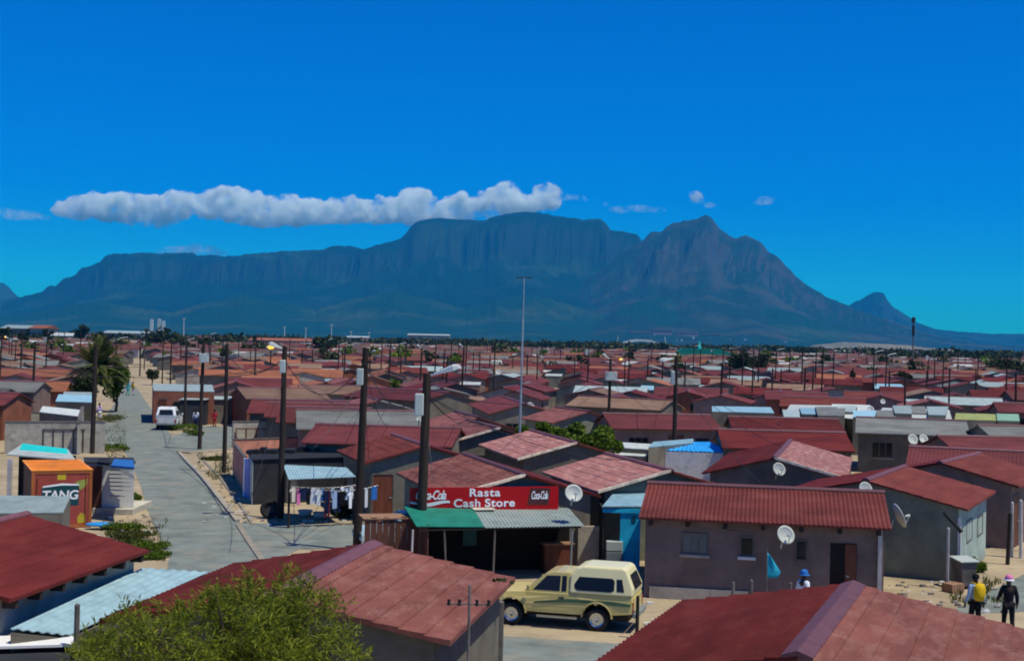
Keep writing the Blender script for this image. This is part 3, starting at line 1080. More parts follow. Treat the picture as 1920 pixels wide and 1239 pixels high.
def hill(name, sky_pts, Df, Dc, prof, m, step=4, nt_=46, rough=1., sd=0., detail=1.):
    x0, x1 = sky_pts[0][0], sky_pts[-1][0]
    nu = int((x1 - x0) / step)
    vs, fs = [], []
    rows = [i / nt_ for i in range(nt_ + 1)] + [1.04, 1.12, 1.3]
    for i in range(nu + 1):
        u = x0 + (x1 - x0) * i / nu
        ys = interp(sky_pts, u) + detail * 2.0 * fbm(u * .09 + sd, sd, 3.3)
        for t in rows:
            D = Df + (Dc - Df) * t
            v = atD(u, ys, Dc)
            zc = max(v.z, 3.)
            cl = min(1, max(.12, (t - .6) / .25))
            wob = .075 * fbm(u * .008 + sd, t * 3.5, sd) * min(1, (1 - min(t, 1)) * 5) * rough * max(cl, .6)
            wob += .030 * fbm(u * .026 + sd, t * 9., sd + 9) * min(1, (1 - min(t, 1)) * 8) * rough * cl
            tt = min(max(t + wob, 0), 1)
            z = zc * interp(prof, tt)
            if t > 1:
                z = zc * (1 - (t - 1) * 2.2)
            e = z + 14 * cl * rough * fbm(u * .04, t * 14, sd + 4) * t * (1 - min(t, 1)) * 4
            q = atD(u, 640, D)
            vs.append((q.x, D, max(e, -.5 if t < .02 else .3)))
    k = len(rows)
    for i in range(nu):
        for j in range(k - 1):
            fs.append((i * k + j, (i + 1) * k + j, (i + 1) * k + j + 1, i * k + j + 1))
    mb = MB()
    mb.add(vs, fs)
    o = mb.build(name, m, smooth=False)
    tag(o, kind='structure')
    HILL.append((sky_pts, Df, Dc, prof))
    return o


SK_TABLE = [(-420, 575), (-200, 570), (0, 564), (30, 558), (55, 552), (78, 547), (86, 538), (93, 533), (102, 536), (115, 523), (140, 515), (148, 504), (170, 496), (185, 490), (192, 482), (202, 476), (230, 475), (340, 474), (358, 474), (366, 480), (388, 477), (420, 481), (480, 474),
            (560, 469), (603, 468), (614, 461), (650, 461), (678, 467), (688, 464), (697, 460), (725, 455), (748, 446), (757, 438), (765, 424), (778, 415), (800, 410), (822, 408), (850, 411), (905, 413), (918, 407), (935, 403), (960, 398), (980, 397), (1004, 399),
            (1040, 405), (1085, 411), (1118, 410), (1126, 414), (1133, 421), (1140, 432), (1165, 434), (1190, 440), (1197, 447), (1215, 468), (1300, 500), (1420, 560), (1520, 620)]
SK_DEVIL = [(980, 628), (1050, 575), (1110, 515), (1150, 484), (1175, 468), (1195, 455), (1207, 446), (1214, 436), (1238, 434), (1245, 425), (1262, 417), (1285, 413), (1302, 410), (1310, 405), (1318, 402), (1326, 404), (1335, 415), (1345, 428), (1363, 441), (1378, 448), (1385, 442), (1395, 441),
            (1418, 451), (1430, 462), (1440, 474), (1460, 485), (1475, 502), (1490, 518), (1515, 537), (1545, 555), (1590, 574), (1640, 592), (1700, 612), (1760, 630), (1850, 645), (1960, 650), (2300, 656)]
SK_LION = [(1500, 620), (1560, 594), (1590, 573), (1600, 566), (1612, 562), (1625, 553), (1638, 547), (1648, 547), (1657, 551), (1662, 563), (1674, 576), (1690, 585), (1715, 603), (1750, 616), (1780, 620), (1850, 625), (1920, 626), (2100, 624), (2400, 628)]
SK_LEFT = [(-460, 540), (-200, 500), (-60, 515), (0, 530), (10, 534), (22, 547), (34, 557), (60, 575), (120, 612)]
P_TABLE = [(0, 0), (.25, .06), (.5, .20), (.7, .38), (.82, .53), (.875, .63), (.91, .86), (.945, .95), (1, 1)]
P_DEV = [(0, 0), (.2, .05), (.45, .19), (.65, .38), (.8, .57), (.87, .70), (.92, .86), (1, 1)]
hill('mountain', SK_TABLE, 6400, 11200, P_TABLE, 'rock', sd=1.7)
hill('mountain', SK_DEVIL, 6000, 9900, P_DEV, 'rock2', sd=5.1, rough=1.2)
hill('hill', SK_LION, 11500, 13500, P_DEV, 'rock', sd=8.2, detail=.6)
hill('hill', SK_LEFT, 12000, 13800, P_DEV, 'rock', sd=3.2, detail=.6)


M['spur'] = rock_mat('green_foothill', (.007, .034, .024), (.022, .03, .03), (.036, .058, .03))
SK_SPUR = [(-420, 612), (-200, 600), (0, 590), (60, 585), (120, 574), (190, 563), (250, 577), (320, 585), (390, 566), (450, 552), (520, 566), (590, 580), (660, 562), (740, 546), (800, 560), (870, 580), (930, 562), (1000, 552), (1060, 570), (1130, 590), (1190, 566), (1250, 556), (1310, 575), (1380, 592), (1430, 576), (1480, 582), (1560, 612), (1650, 640), (1800, 655)]
hill('hill', SK_SPUR, 5900, 8300, P_DEV, 'spur', sd=11.3, rough=.8)
M['field'] = rock_mat('dry_grass_field', (.20, .17, .11), (.20, .17, .11), (.10, .10, .07))
hill('hill', [(1480, 656), (1530, 647), (1580, 641), (1640, 644), (1700, 647), (1740, 652), (1800, 657)], 5000, 5600, P_DEV, 'field', sd=4.4, detail=.6, rough=.3)


def hill_z(px, D):
    best = 0
    for sky_pts, Df, Dc, prof in HILL[:2]:
        if sky_pts[0][0] < px < sky_pts[-1][0] and Df < D < Dc:
            z = atD(px, interp(sky_pts, px), Dc).z * interp(prof, (D - Df) / (Dc - Df))
            best = max(best, z)
    return best


# ---------------------------------------------------------------- clouds (volumes, behind and above the air box)
def cloud(name, blobs, D, dens, label, seed, vox=26., rag=120., nsc=.0085, lo=.46, hi=.62):
    """blobs: (px, py, rx px, ry px)"""
    rg = random.Random(seed)
    bm = bmesh.new()
    k = D / F
    for (px, py, rx, ry) in blobs:
        c = atD(px, py, D + rg.uniform(-120, 120))
        T = Matrix.Translation(c) @ Matrix.Diagonal((rx * k * 1.15, max(rx, ry * 1.3) * k * .95, ry * k * 1.18, 1))
        bmesh.ops.create_icosphere(bm, subdivisions=3, radius=1, matrix=T)
    me = bpy.data.meshes.new(name)
    bm.to_mesh(me)
    bm.free()
    o = bpy.data.objects.new(name, me)
    COL.objects.link(o)
    r = o.modifiers.new('remesh', 'REMESH')
    r.mode, r.voxel_size = 'VOXEL', vox
    for sc_, st in ((420., rag), (150., rag * .62), (62., rag * .34)):
        tx = bpy.data.textures.new('cloud_noise', 'CLOUDS')
        tx.noise_scale, tx.noise_depth = sc_, 2
        d = o.modifiers.new('rag', 'DISPLACE')
        d.texture, d.texture_coords, d.strength, d.mid_level = tx, 'GLOBAL', st, .5
    m, nt, p = new_mat(name + '_vapour')
    nt.nodes.remove(p)
    v = nt.nodes.new('ShaderNodeVolumePrincipled')
    v.inputs['Color'].default_value = (.955, 1., .985, 1)
    v.inputs['Anisotropy'].default_value = -.3
    g = N(nt, 'ShaderNodeNewGeometry')
    n1 = N(nt, 'ShaderNodeTexNoise')
    n1.inputs['Scale'].default_value = nsc
    n1.inputs['Detail'].default_value = 5
    n1.inputs['Roughness'].default_value = .62
    nt.links.new(g.outputs['Position'], n1.inputs['Vector'])
    r1 = N(nt, 'ShaderNodeMapRange')
    for k_, x_ in zip(('From Min', 'From Max', 'To Min', 'To Max'), (lo, hi, .0, dens)):
        r1.inputs[k_].default_value = x_
    nt.links.new(n1.outputs['Fac'], r1.inputs['Value'])
    nt.links.new(r1.outputs[0], v.inputs['Density'])
    nt.links.new(v.outputs[0], nt.nodes['Material Output'].inputs['Volume'])
    m.cycles.volume_step_rate = .06
    me.materials.append(m)
    tag(o, label, 'cloud', 'clouds over the mountain')
    return o


rg = random.Random(4)
bl = []
top = [(115, 385), (130, 372), (165, 362), (230, 359), (275, 366), (335, 360), (360, 366), (395, 352), (435, 348), (460, 354), (520, 368), (545, 366), (600, 375), (655, 365), (700, 372), (745, 365), (765, 352), (792, 350), (806, 366), (830, 372), (860, 362), (872, 372),
       (892, 368), (925, 352), (955, 342), (975, 356), (995, 362), (1018, 346), (1036, 348), (1042, 366)]
bot = [(115, 400), (150, 412), (230, 418), (315, 425), (345, 410), (420, 410), (480, 424), (560, 424), (640, 418), (760, 422), (830, 420), (900, 412), (1000, 396), (1045, 392)]
x = 118
while x < 1042:
    a, b = interp(top, x), interp(bot, x)
    h = (b - a)
    bl.append((x, a + h * .68, 20, h * .30))
    bl.append((x + 6, a + h * .36, 13, h * .26))
    if rg.random() < .75:
        bl.append((x + rg.uniform(-5, 5), a + h * .2, rg.uniform(7, 12), h * .17))
    for q in range(3):
        bl.append((x + rg.uniform(-8, 8), a + h * rg.uniform(.02, .5), rg.uniform(3.5, 7), rg.uniform(3, 6)))
    x += 11
bl += [(435, 362, 30, 14), (400, 366, 22, 10), (790, 362, 20, 13), (770, 366, 16, 10), (955, 358, 22, 16), (935, 368, 22, 12), (1022, 360, 19, 15), (1005, 374, 20, 10), (862, 370, 15, 9), (340, 366, 14, 7), (548, 372, 14, 7), (165, 372, 22, 9), (230, 370, 24, 10)]
cloud('cloud', bl, 16400, .030, 'long pale cloud bank stretched above the flat mountain and its western ridge', 1, nsc=.0056, lo=.43, hi=.66)
cloud('cloud', [(20, 402, 26, 9), (55, 404, 22, 8), (80, 408, 16, 5), (0, 398, 14, 7)], 16400, .0045, 'thin grey cloud scrap trailing off the end of the long cloud bank', 2, rag=60)
cloud('cloud', [(335, 470, 34, 8), (375, 468, 34, 9), (405, 473, 26, 7), (310, 472, 20, 5)], 16400, .0055, 'low flat cloud peeping over the dip in the western ridge', 3, rag=40)
cloud('cloud', [(1062, 370, 12, 6), (1085, 370, 12, 6), (1095, 374, 9, 6)], 16400, .0045, 'small wisp just beyond the end of the cloud bank', 5, rag=40)
cloud('cloud', [(1165, 393, 22, 5), (1200, 392, 22, 6), (1232, 394, 18, 6), (1135, 382, 8, 4)], 16400, .004, 'thin streak of vapour between the flat summit and the pointed peak', 6, rag=40)
cloud('cloud', [(1304, 371, 13, 11), (1310, 376, 12, 8), (1330, 384, 12, 4)], 16400, .013, 'small round puff of cloud directly over the pointed peak', 7, rag=40)
cloud('cloud', [(1437, 376, 15, 8), (1428, 379, 13, 5), (1448, 372, 8, 6)], 16400, .0055, 'small flattened puff of cloud off to the side of the pointed peak', 8, rag=40)

# ---------------------------------------------------------------- ground, roads
def sheet(name, pts, z, m, kind='structure', th=None):
    mb = MB()
    ps = [(p[0], p[1], z) for p in pts]
    a = sum(ps[i][0] * ps[(i + 1) % len(ps)][1] - ps[(i + 1) % len(ps)][0] * ps[i][1] for i in range(len(ps)))
    if a < 0:
        ps = ps[::-1]
    mb.add(ps, [tuple(range(len(ps)))])
    o = mb.build(name, m)
    return tag(o, kind=kind)


M['sand'] = mat('sandy_ground', (.36, .29, .19), rough=.95, spec=.1, var=.3, vs=.35, bump=.5, bs=3., dirt=((.20, .17, .12), .52, .72, .55), rv=0)
M['asphalt'] = mat('dusty_asphalt', (.172, .198, .182), rough=.9, spec=.15, var=.3, vs=.9, bump=.25, bs=30., dirt=((.27, .25, .20), .50, .70, .6), rv=0)
M['kerb'] = mat('concrete_kerb', (.30, .27, .22), rough=.9, var=.2, vs=2.)
sheet('ground', [(-7400, -80), (7400, -80), (7400, 15100), (-7400, 15100)], 0, 'sand')
g2 = lambda x, y: G(x, y)[:2]
road_l = [(238, 712), (228, 735), (212, 760), (199, 778), (194, 800), (195, 830), (228, 838), (243, 862), (262, 905), (276, 955), (298, 1005), (318, 1045), (300, 1120)]
road_r = [(520, 1110), (500, 1058), (440, 965), (382, 895), (338, 848), (318, 812), (282, 765), (262, 735), (243, 712)]
sheet('road', [g2(*p) for p in road_l + road_r], .012, 'asphalt')
sheet('road', [g2(*p) for p in [(322, 818), (322, 842), (352, 846), (470, 836), (640, 826), (640, 800), (385, 798)]], .008, 'asphalt')
sheet('road', [g2(*p) for p in [(452, 980), (500, 1060), (560, 1030), (720, 1024), (960, 1000), (960, 978), (690, 985), (560, 982)]], .008, 'asphalt')
P = [G(400, 1100), G(945, 1192), G(1120, 1206), G(1925, 1186), G(1925, 1250)]
sheet('road', [(-9, 39.2), (-.3, 36.2), (3, 35.5), (30, 36.5), (30, 31.5), (3, 30.5), (-1, 31.0), (-9, 33)], .008, 'asphalt')
sheet('road', [g2(*p) for p in [(1775, 1152), (1850, 1112), (1925, 1074), (2050, 1040), (2050, 1110), (1925, 1146)]], .012, 'asphalt')
# kerbs with a real step
def kerb(pts, w_=.35, h=.11, m='kerb', name='kerb'):
    ps = [Vector((*g2(*p), 0)) for p in pts]
    mb = MB()
    vs, fs = [], []
    for i, p in enumerate(ps):
        t = (ps[min(i + 1, len(ps) - 1)] - ps[max(i - 1, 0)]).normalized()
        n = Vector((t.y, -t.x, 0))
        for o, z in ((0, -.02), (0, h), (w_, h), (w_, -.02)):
            vs.append(p + n * o + Vector((0, 0, z)))
    for i in range(len(ps) - 1):
        for j in range(3):
            fs.append((i * 4 + j, i * 4 + j + 1, i * 4 + j + 5, i * 4 + j + 4))
    fs += [(0, 1, 2, 3), tuple(len(vs) - 4 + k for k in (3, 2, 1, 0))]
    mb.add(vs, fs)
    return tag(mb.build(name, m, fix=True), kind='structure')


kerb([(450, 978), (420, 940), (382, 895), (338, 848)][::-1], .22, .10)
kerb([(338, 848), (352, 850), (440, 842)], .3, .10)
kerb([(505, 1062), (470, 1012), (452, 984)][::-1], .22, .06)
kerb([(476, 984), (452, 945), (412, 893), (372, 852)][::-1], .12, .05)
# ---------------------------------------------------------------- the houses one can tell apart
ZR, ZE = 3.25, 2.5


def hpx(a, b, w, wall, roof, label, zr=ZR, ze=ZE, L=None, ang=None, keep='b', **kw):
    """a near (or west) ridge end, b far ridge end, in pixels; ang = bearing of the ridge (deg to the right of straight ahead) when one end is out of sight"""
    A = G(a[0], a[1], zr) if a else None
    B = G(b[0], b[1], zr) if b else None
    if ang is not None:
        d = Vector((math.sin(math.radians(ang)), math.cos(math.radians(ang)), 0))
    else:
        d = (B - A).normalized()
    if L:
        if keep == 'b' and B is not None:
            A = B - d * L
        else:
            B = A + d * L
    return house(A, B, w, zr, ze, wall, roof, label, group='gabled red-roofed houses' if roof[0] != 'roof_grey' else 'grey-roofed houses', **kw)


RD, PK = 'roof_red', 'roof_pink'
h1 = hpx(None, (50, 963), 3.25, 'w_light', (RD, RD), 'dark red gabled house with open rafter ends beside the pale blue lean-to roof', L=6.6, ang=9, near=True)
h2 = hpx(None, (700, 1018), 3.3, 'w_grey', (PK, RD), 'red-roofed house behind the feathery willow tree, pale pink on one slope', zr=3.13, L=6.7, ang=10, near=.032)
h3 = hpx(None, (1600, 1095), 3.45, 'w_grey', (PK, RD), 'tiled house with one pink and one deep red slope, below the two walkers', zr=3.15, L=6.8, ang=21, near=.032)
h4 = hpx((1215, 905), (1658, 923), 2.95, 'w_mauve', ('roof_rust', 'roof_rust'), 'long mauve house with scalloped dark red roof, three windows and open dark doorway', near='corr')
h5 = hpx((1623, 900), None, 3.4, 'w_green', ('roof_rust', RD), 'grey-green gabled house with pale sunlit end wall beside the wheelie bin', L=6.8, ang=27, keep='a', near=True)
h6 = hpx((1762, 867), None, 3.1, 'w_mauve', ('roof_rust', RD), 'purple-walled gabled house just beyond the grey-green house', L=6.6, ang=32, keep='a', near=True)
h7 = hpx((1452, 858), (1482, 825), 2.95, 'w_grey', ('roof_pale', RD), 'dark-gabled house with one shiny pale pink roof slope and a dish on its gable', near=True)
h8 = hpx((1345, 805), (1585, 811), 3.0, 'w_grey', (RD, RD), 'dark red broad-roofed house directly behind the shiny pink roof slope')
h9 = hpx((1365, 781), (1572, 786), 3.0, 'w_grey', (RD, RD), 'dark red broad roof behind the sliver of glinting pink roof')
h10 = hpx((1605, 782), (1812, 789), 4.2, 'w_grey', ('roof_grey', 'roof_grey'), 'large grey fibre-cement roofed house above the pair of dishes')
h11 = hpx((1833, 797), (1985, 800), 3., 'w_grey', ('roof_grey', 'roof_grey'), 'grey-roofed house at the edge next to the larger grey roof')
h12 = hpx((1757, 817), (1940, 820), 3., 'w_mauve', ('roof_wine', 'roof_wine'), 'wine-red roof, upper of two stacked behind the purple-walled house')
h13 = hpx((1705, 837), (1930, 847), 3., 'w_mauve', ('roof_wine', 'roof_wine'), 'wine-red roof, lower of two stacked behind the purple-walled house')
h14 = hpx((1130, 775), (1332, 778), 3.1, 'w_mauve', ('roof_wine', 'roof_wine'), 'wine-red broad-roofed house behind the blue-roofed shack')
h15 = hpx((1085, 742), (1262, 750), 2.4, 'w_grey', ('roof_tan', 'roof_tan'), 'dull tan-roofed house behind the wine-red one by the box-topped pole')
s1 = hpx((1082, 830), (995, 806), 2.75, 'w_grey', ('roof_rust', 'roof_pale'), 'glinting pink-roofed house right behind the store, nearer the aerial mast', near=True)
s2 = hpx((1258, 882), (1137, 850), 2.75, 'w_green', ('roof_rust', 'roof_pale'), 'glinting pale pink-roofed house with grey-green gable beside the store', near=True)
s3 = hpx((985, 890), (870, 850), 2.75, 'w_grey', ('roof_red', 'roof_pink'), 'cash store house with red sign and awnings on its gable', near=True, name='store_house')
s4 = hpx((800, 835), (737, 814), 2.7, 'w_grey', ('roof_red', 'roof_rust'), 'reddish gabled house with brown door behind the tall bare pole', near=True)
s5 = hpx((592, 795), (865, 803), 2.9, 'w_grey', ('roof_wine', 'roof_wine'), 'wine-red broad-roofed house behind the black shack and washing line')
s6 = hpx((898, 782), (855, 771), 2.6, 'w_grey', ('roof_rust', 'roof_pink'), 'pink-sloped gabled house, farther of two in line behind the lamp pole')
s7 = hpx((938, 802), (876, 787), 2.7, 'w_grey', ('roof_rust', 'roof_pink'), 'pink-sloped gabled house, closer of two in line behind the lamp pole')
s8 = hpx((555, 768), (792, 771), 3.6, 'w_mauve', ('roof_grey', 'roof_grey'), 'long grey corrugated roofed house behind the two tall bare poles', zr=3.4)
s9 = hpx((445, 727), (600, 728), 3.6, 'w_brick', ('roof_tan', 'roof_tan'), 'tan-roofed house with dark brown gable beside the brick shop')
for (x0, y0, x1, y1, lb) in ((472, 748, 655, 752, 'farthest'), (499, 754, 680, 757, 'middle'), (524, 762, 560, 762.7, 'closest')):
    L_ = None if x1 > 600 else 6.
    hpx((x0, y0), (x1, y1), 1.9, 'w_grey', ('roof_wine', 'roof_wine'), f'small wine-red house, {lb} of three stepped gables beside the grey roof', ze=2.3, zr=3.2, L=L_, keep='a')
s13 = hpx((985, 757), (938, 741), 2.7, 'w_grey', ('roof_rust', 'roof_rust'), 'red gabled house behind the mast with a dish on its dark gable')
s14 = hpx((1105, 771), (1042, 763), 2.7, 'w_green', ('roof_rust', 'roof_pink'), 'pinkish gabled house half hidden by the big green bush')
s15 = hpx((690, 726), (842, 735), 3.2, 'w_grey', ('roof_wine', 'roof_wine'), 'big wine-red roof behind the long grey corrugated one')
v1 = hpx((-45, 735), (38, 737), 2.8, 'w_brick', ('roof_wine', 'roof_wine'), 'wine-red roofed house behind the raw block walls')
v2 = hpx((-30, 714), (84, 716), 3.6, 'w_mauve', ('roof_grey', 'roof_grey'), 'grey-roofed house with mauve gable near the palm tree')
v3 = hpx((-20, 690), (136, 693), 4.4, 'w_tan', ('roof_terra', 'roof_terra'), 'wide terracotta-roofed house between the palm tree and the picture edge')

for r_ in [c for c in h1.children if c.name.startswith('roof')]:
    rafters(h1, 'E', 7, r_)
for r_ in [c for c in h4.children if c.name.startswith('roof')]:
    rafters(h4, 'E', 7, r_)


def verge(t, roof, sx, end, eave=True):  # pale strip added in place of the sun glint on the roof edge
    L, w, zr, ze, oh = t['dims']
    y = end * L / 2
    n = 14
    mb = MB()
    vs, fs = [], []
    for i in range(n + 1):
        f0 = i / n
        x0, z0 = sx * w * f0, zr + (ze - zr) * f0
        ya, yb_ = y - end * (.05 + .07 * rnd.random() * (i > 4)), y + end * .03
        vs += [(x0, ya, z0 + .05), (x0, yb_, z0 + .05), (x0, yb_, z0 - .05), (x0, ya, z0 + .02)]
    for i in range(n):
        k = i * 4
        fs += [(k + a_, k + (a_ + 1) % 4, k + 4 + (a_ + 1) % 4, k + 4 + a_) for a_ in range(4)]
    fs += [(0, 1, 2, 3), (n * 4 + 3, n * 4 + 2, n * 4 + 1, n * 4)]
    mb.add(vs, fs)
    mb.build('verge_glint', 'verge', roof, fix=True)


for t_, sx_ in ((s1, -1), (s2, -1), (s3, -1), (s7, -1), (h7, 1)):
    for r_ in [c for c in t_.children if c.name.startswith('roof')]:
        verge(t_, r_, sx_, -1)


def wu(t, side, px, py):
    """where the wall of t facing `side` meets the sight line through a pixel: (u, z)"""
    o, u, n = face(t, side)
    Mx = Matrix.Rotation(t.rotation_euler.z, 4, 'Z')
    o, u, n = t.location + Mx @ o, Mx @ u, Mx @ n
    d = ray(px, py)
    k = (o - EYE).dot(n) / d.dot(n)
    p = EYE + d * k
    return (p - o).dot(u), p.z


def win_px(t, side, x0, y0, x1, y1, **kw):
    u0, z1 = wu(t, side, x0, (y0 + y1) / 2)[0], wu(t, side, (x0 + x1) / 2, y0)[1]
    u1, z0 = wu(t, side, x1, (y0 + y1) / 2)[0], wu(t, side, (x0 + x1) / 2, y1)[1]
    return window(t, side, (u0 + u1) / 2, z0, abs(u1 - u0), z1 - z0, **kw)


win_px(h4, 'E', 1281, 1002, 1325, 1036, glass='glass_pale', sill='w_tan', bars=2)
win_px(h4, 'E', 1390, 1008, 1411, 1040, sill='white', bars=0)
win_px(h4, 'E', 1494, 1014, 1511, 1048, bars=0)
u0, u1 = wu(h4, 'E', 1556, 1060)[0], wu(h4, 'E', 1606, 1060)[0]
o_, uu_, n_ = face(h4, 'E')
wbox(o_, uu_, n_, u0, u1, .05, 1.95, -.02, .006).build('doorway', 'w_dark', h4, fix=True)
dl = wbox(o_, uu_, n_, u1 - .34, u1 - .01, .07, 1.93, .008, .05).build('door', 'brown', h4, fix=True)
wbox(o_, uu_, n_, u1 - .30, u1 - .22, .95, 1.0, .05, .09).build('handle', 'steel', dl, fix=True)
wbox(o_, uu_, n_, -3.4, -.4, .0, .36, -.02, .10).build('plinth', 'w_tan', h4, fix=True)
wbox(o_, uu_, n_, 3.38, 3.5, .05, 2.42, .02, .14).build('downpipe', 'pale_pipe', h4, fix=True)
# grey-green house: sunlit end wall
win_px(h5, 'E', 1812, 975, 1821, 1012, bars=1)
win_px(h5, 'E', 1832, 968, 1841, 1000, bars=0)
o_, uu_, n_ = face(h5, 'E')
wbox(o_, uu_, n_, -3.0, -2.25, .02, 1.95, -.02, .01).build('door', 'w_dark', h5, fix=True)
wbox(o_, uu_, n_, -3.32, -3.22, .02, 2.2, .0, .10).build('downpipe', 'pale_pipe', h5, fix=True)
for side in 'E':
    L_, w_, zr_, ze_, oh_ = h5['dims']
    MB().box(w_ - oh_ + .003, w_ - oh_ + .012, -L_ / 2 + .18, L_ / 2 - .18, .01, ze_ - .02).build('sunlit_side_wall', 'w_pale', h5, fix=True)  # paler panel over the end wall, its sunlight put into the colour
door(h6, 'E', -2.4, m='brown')
window(h6, 'E', .2, 1.0, 1.1, .9, bars=1)
u0, u1 = wu(s4, 'S', 704, 920)[0], wu(s4, 'S', 731, 920)[0]
door(s4, 'S', (u0 + u1) / 2, .85, 2.0, 'brown')
window(s2, 'S', 1.3, 1.1, .9, .8, bars=1)
window(s1, 'S', -.6, 1.1, .9, .8, bars=1)
window(h8, 'E', 2.0, 1.0, 1.0, .9, bars=1)
for t_ in (h10, h14, s5, s8, h9):
    window(t_, 'E', -1.8, 1.0, 1.2, .9, bars=2, sill='w_tan')
    door(t_, 'E', .6, m='brown')
    window(t_, 'E', 2.3, 1.1, .8, .8, bars=0)
for t_ in (s6, s7, s13, s14):
    window(t_, 'S', -.9, 1.0, .9, .8, bars=1)

# ---------------------------------------------------------------- the cash store's front
L_, w_, zr_, ze_, oh_ = s3['dims']
rz3 = s3.rotation_euler.z
Mx3 = Matrix.Translation(s3.location) @ Matrix.Rotation(rz3, 4, 'Z')
yf = -L_ / 2 + .18


def s3pt(px, py, off):
    """point on a plane `off` metres in front of the store gable"""
    inv = Mx3.inverted()
    e, d = inv @ EYE, inv.to_3x3() @ ray(px, py)
    k = (yf - off - e.y) / d.y
    return e + d * k


def font(name, body, size, m, parent, loc, rot, shear=0., off=.0, sx=1., th=.006, space=1.):
    cu = bpy.data.curves.new(name, 'FONT')
    cu.body, cu.size, cu.shear, cu.offset, cu.extrude, cu.space_character = body, size, shear, off, th, space
    cu.align_x, cu.align_y = 'CENTER', 'CENTER'
    cu.materials.append(M[m])
    tmp = bpy.data.objects.new(name, cu)
    COL.objects.link(tmp)
    bpy.context.view_layer.update()
    me = bpy.data.meshes.new_from_object(tmp.evaluated_get(bpy.context.evaluated_depsgraph_get()))
    bpy.data.objects.remove(tmp)
    me.name = name
    o = bpy.data.objects.new(name, me)
    COL.objects.link(o)
    o.parent = parent
    o.location, o.rotation_euler, o.scale = loc, rot, (sx, 1, 1)
    return o


a, b = s3pt(768, 917, .36), s3pt(1046, 950, .36)
sg = thing('shop_sign', 'long red shop sign reading Rasta Cash Store above the awnings', 'sign', Mx3 @ Vector(((a.x + b.x) / 2, yf - .36, (a.z + b.z) / 2)), rz3)
sw, shh = abs(b.x - a.x), abs(a.z - b.z) + .10
MB().box(-sw / 2, sw / 2, -.03, .03, -shh / 2 - .06, shh / 2 - .0).build('panel', 'signred', sg)
R90 = (PI / 2, 0, 0)
up = shh / 2
font('lettering', 'Rasta', .37, 'signwhite', sg, (-.02, -.034, up - .19), R90, off=.008, sx=1.22, space=1.12)
font('lettering', 'Cash', .37, 'signwhite', sg, (-.62, -.034, up - .54), R90, off=.008, sx=1.2, space=1.08)
font('lettering', 'Store', .37, 'signwhite', sg, (.52, -.034, up - .54), R90, off=.008, sx=1.2, space=1.08)
lg = font('lettering', 'Coca-Cola', .42, 'signwhite', sg, (-sw / 2 + .70, -.034, up - .26), R90, shear=.35, off=.008, sx=.66, space=.86)
sb = MB()
pts = [(-sw / 2 + .02 + .135 * i, -.036, up - .52 + .05 * math.sin(i * .62 + 2.2)) for i in range(11)]
for i in range(10):
    hgt = .028 + .03 * math.sin(PI * i / 10)
    (x0, y0, z0), (x1, y1, z1) = pts[i], pts[i + 1]
    sb.add([(x0, y0, z0 - hgt), (x1, y1, z1 - hgt), (x1, y1, z1 + hgt), (x0, y0, z0 + hgt)], [(0, 1, 2, 3)])
sb.build('swoosh', 'signwhite', sg)
pb = MB()
pb.add([(sw / 2 - 1.12, -.0335, up - .62), (sw / 2 - .36, -.0335, up - .62), (sw / 2 - .28, -.0335, up - .05), (sw / 2 - 1.0, -.0335, up - .05)], [(0, 1, 2, 3)])
pb.build('picture_panel', 'signdark', sg)
font('lettering', 'Coca-Cola', .38, 'signwhite', sg, (sw / 2 - .68, -.038, up - .30), R90, shear=.3, off=.006, sx=.42, space=.84)

# awning: green sheet and grey sheet on thin posts
aw = thing('awning', 'shop awning, one green sheet and one grey tin sheet on thin posts', 'awning', s3.location.copy(), rz3)
zb_, zf_ = s3pt(900, 950, .15).z, None


def awpt(px, py, depth):
    q = s3pt(px, py, depth)
    return q


DEP = 2.3
mi_ = 'tin_green'
bk = [s3pt(757, 947, .2), s3pt(886, 950, .2), s3pt(1066, 952, .2)]
fr = [s3pt(781, 986, DEP), s3pt(908, 987, DEP), s3pt(1096, 985, DEP)]
MB().slab([fr[0], fr[1], bk[1], bk[0]], .03).build('green_sheet', 'tin_green', aw, fix=True)
corrugated([fr[1] + Vector((.02, 0, -.03)), fr[2], bk[2], bk[1] + Vector((.02, 0, -.03))], .12, .016).build('tin_sheet', 'tin', aw)
MB().slab([bk[1] + Vector((-.12, -.0, .03)), bk[1] + Vector((.6, -.0, .03)), bk[1] + Vector((.7, -.45, -.04)), bk[1] + Vector((-.05, -.45, -.04))], .02).build('loose_sheet', 'plinth', aw, fix=True)
for (px, m_) in ((774, 'pale_pipe'), (833, 'pole_grey'), (928, 'pole_grey'), (1073, 'steel')):
    q = s3pt(px, 990, DEP - .08)
    q2 = s3pt(px + (6 if px == 833 else -2), 990, DEP - .08)
    MB().tube((q2.x, q2.y, 0), (q.x, q.y, q.z - .05), .035, n=7).build('post', m_, aw)
z_ = (fr[0].z + fr[2].z) / 2 - .06
MB().box(min(fr[0].x, bk[0].x) + .1, fr[2].x - .1, fr[0].y + .02, fr[0].y + .09, z_ - .06, z_ - .01).build('beam', 'pole', aw)
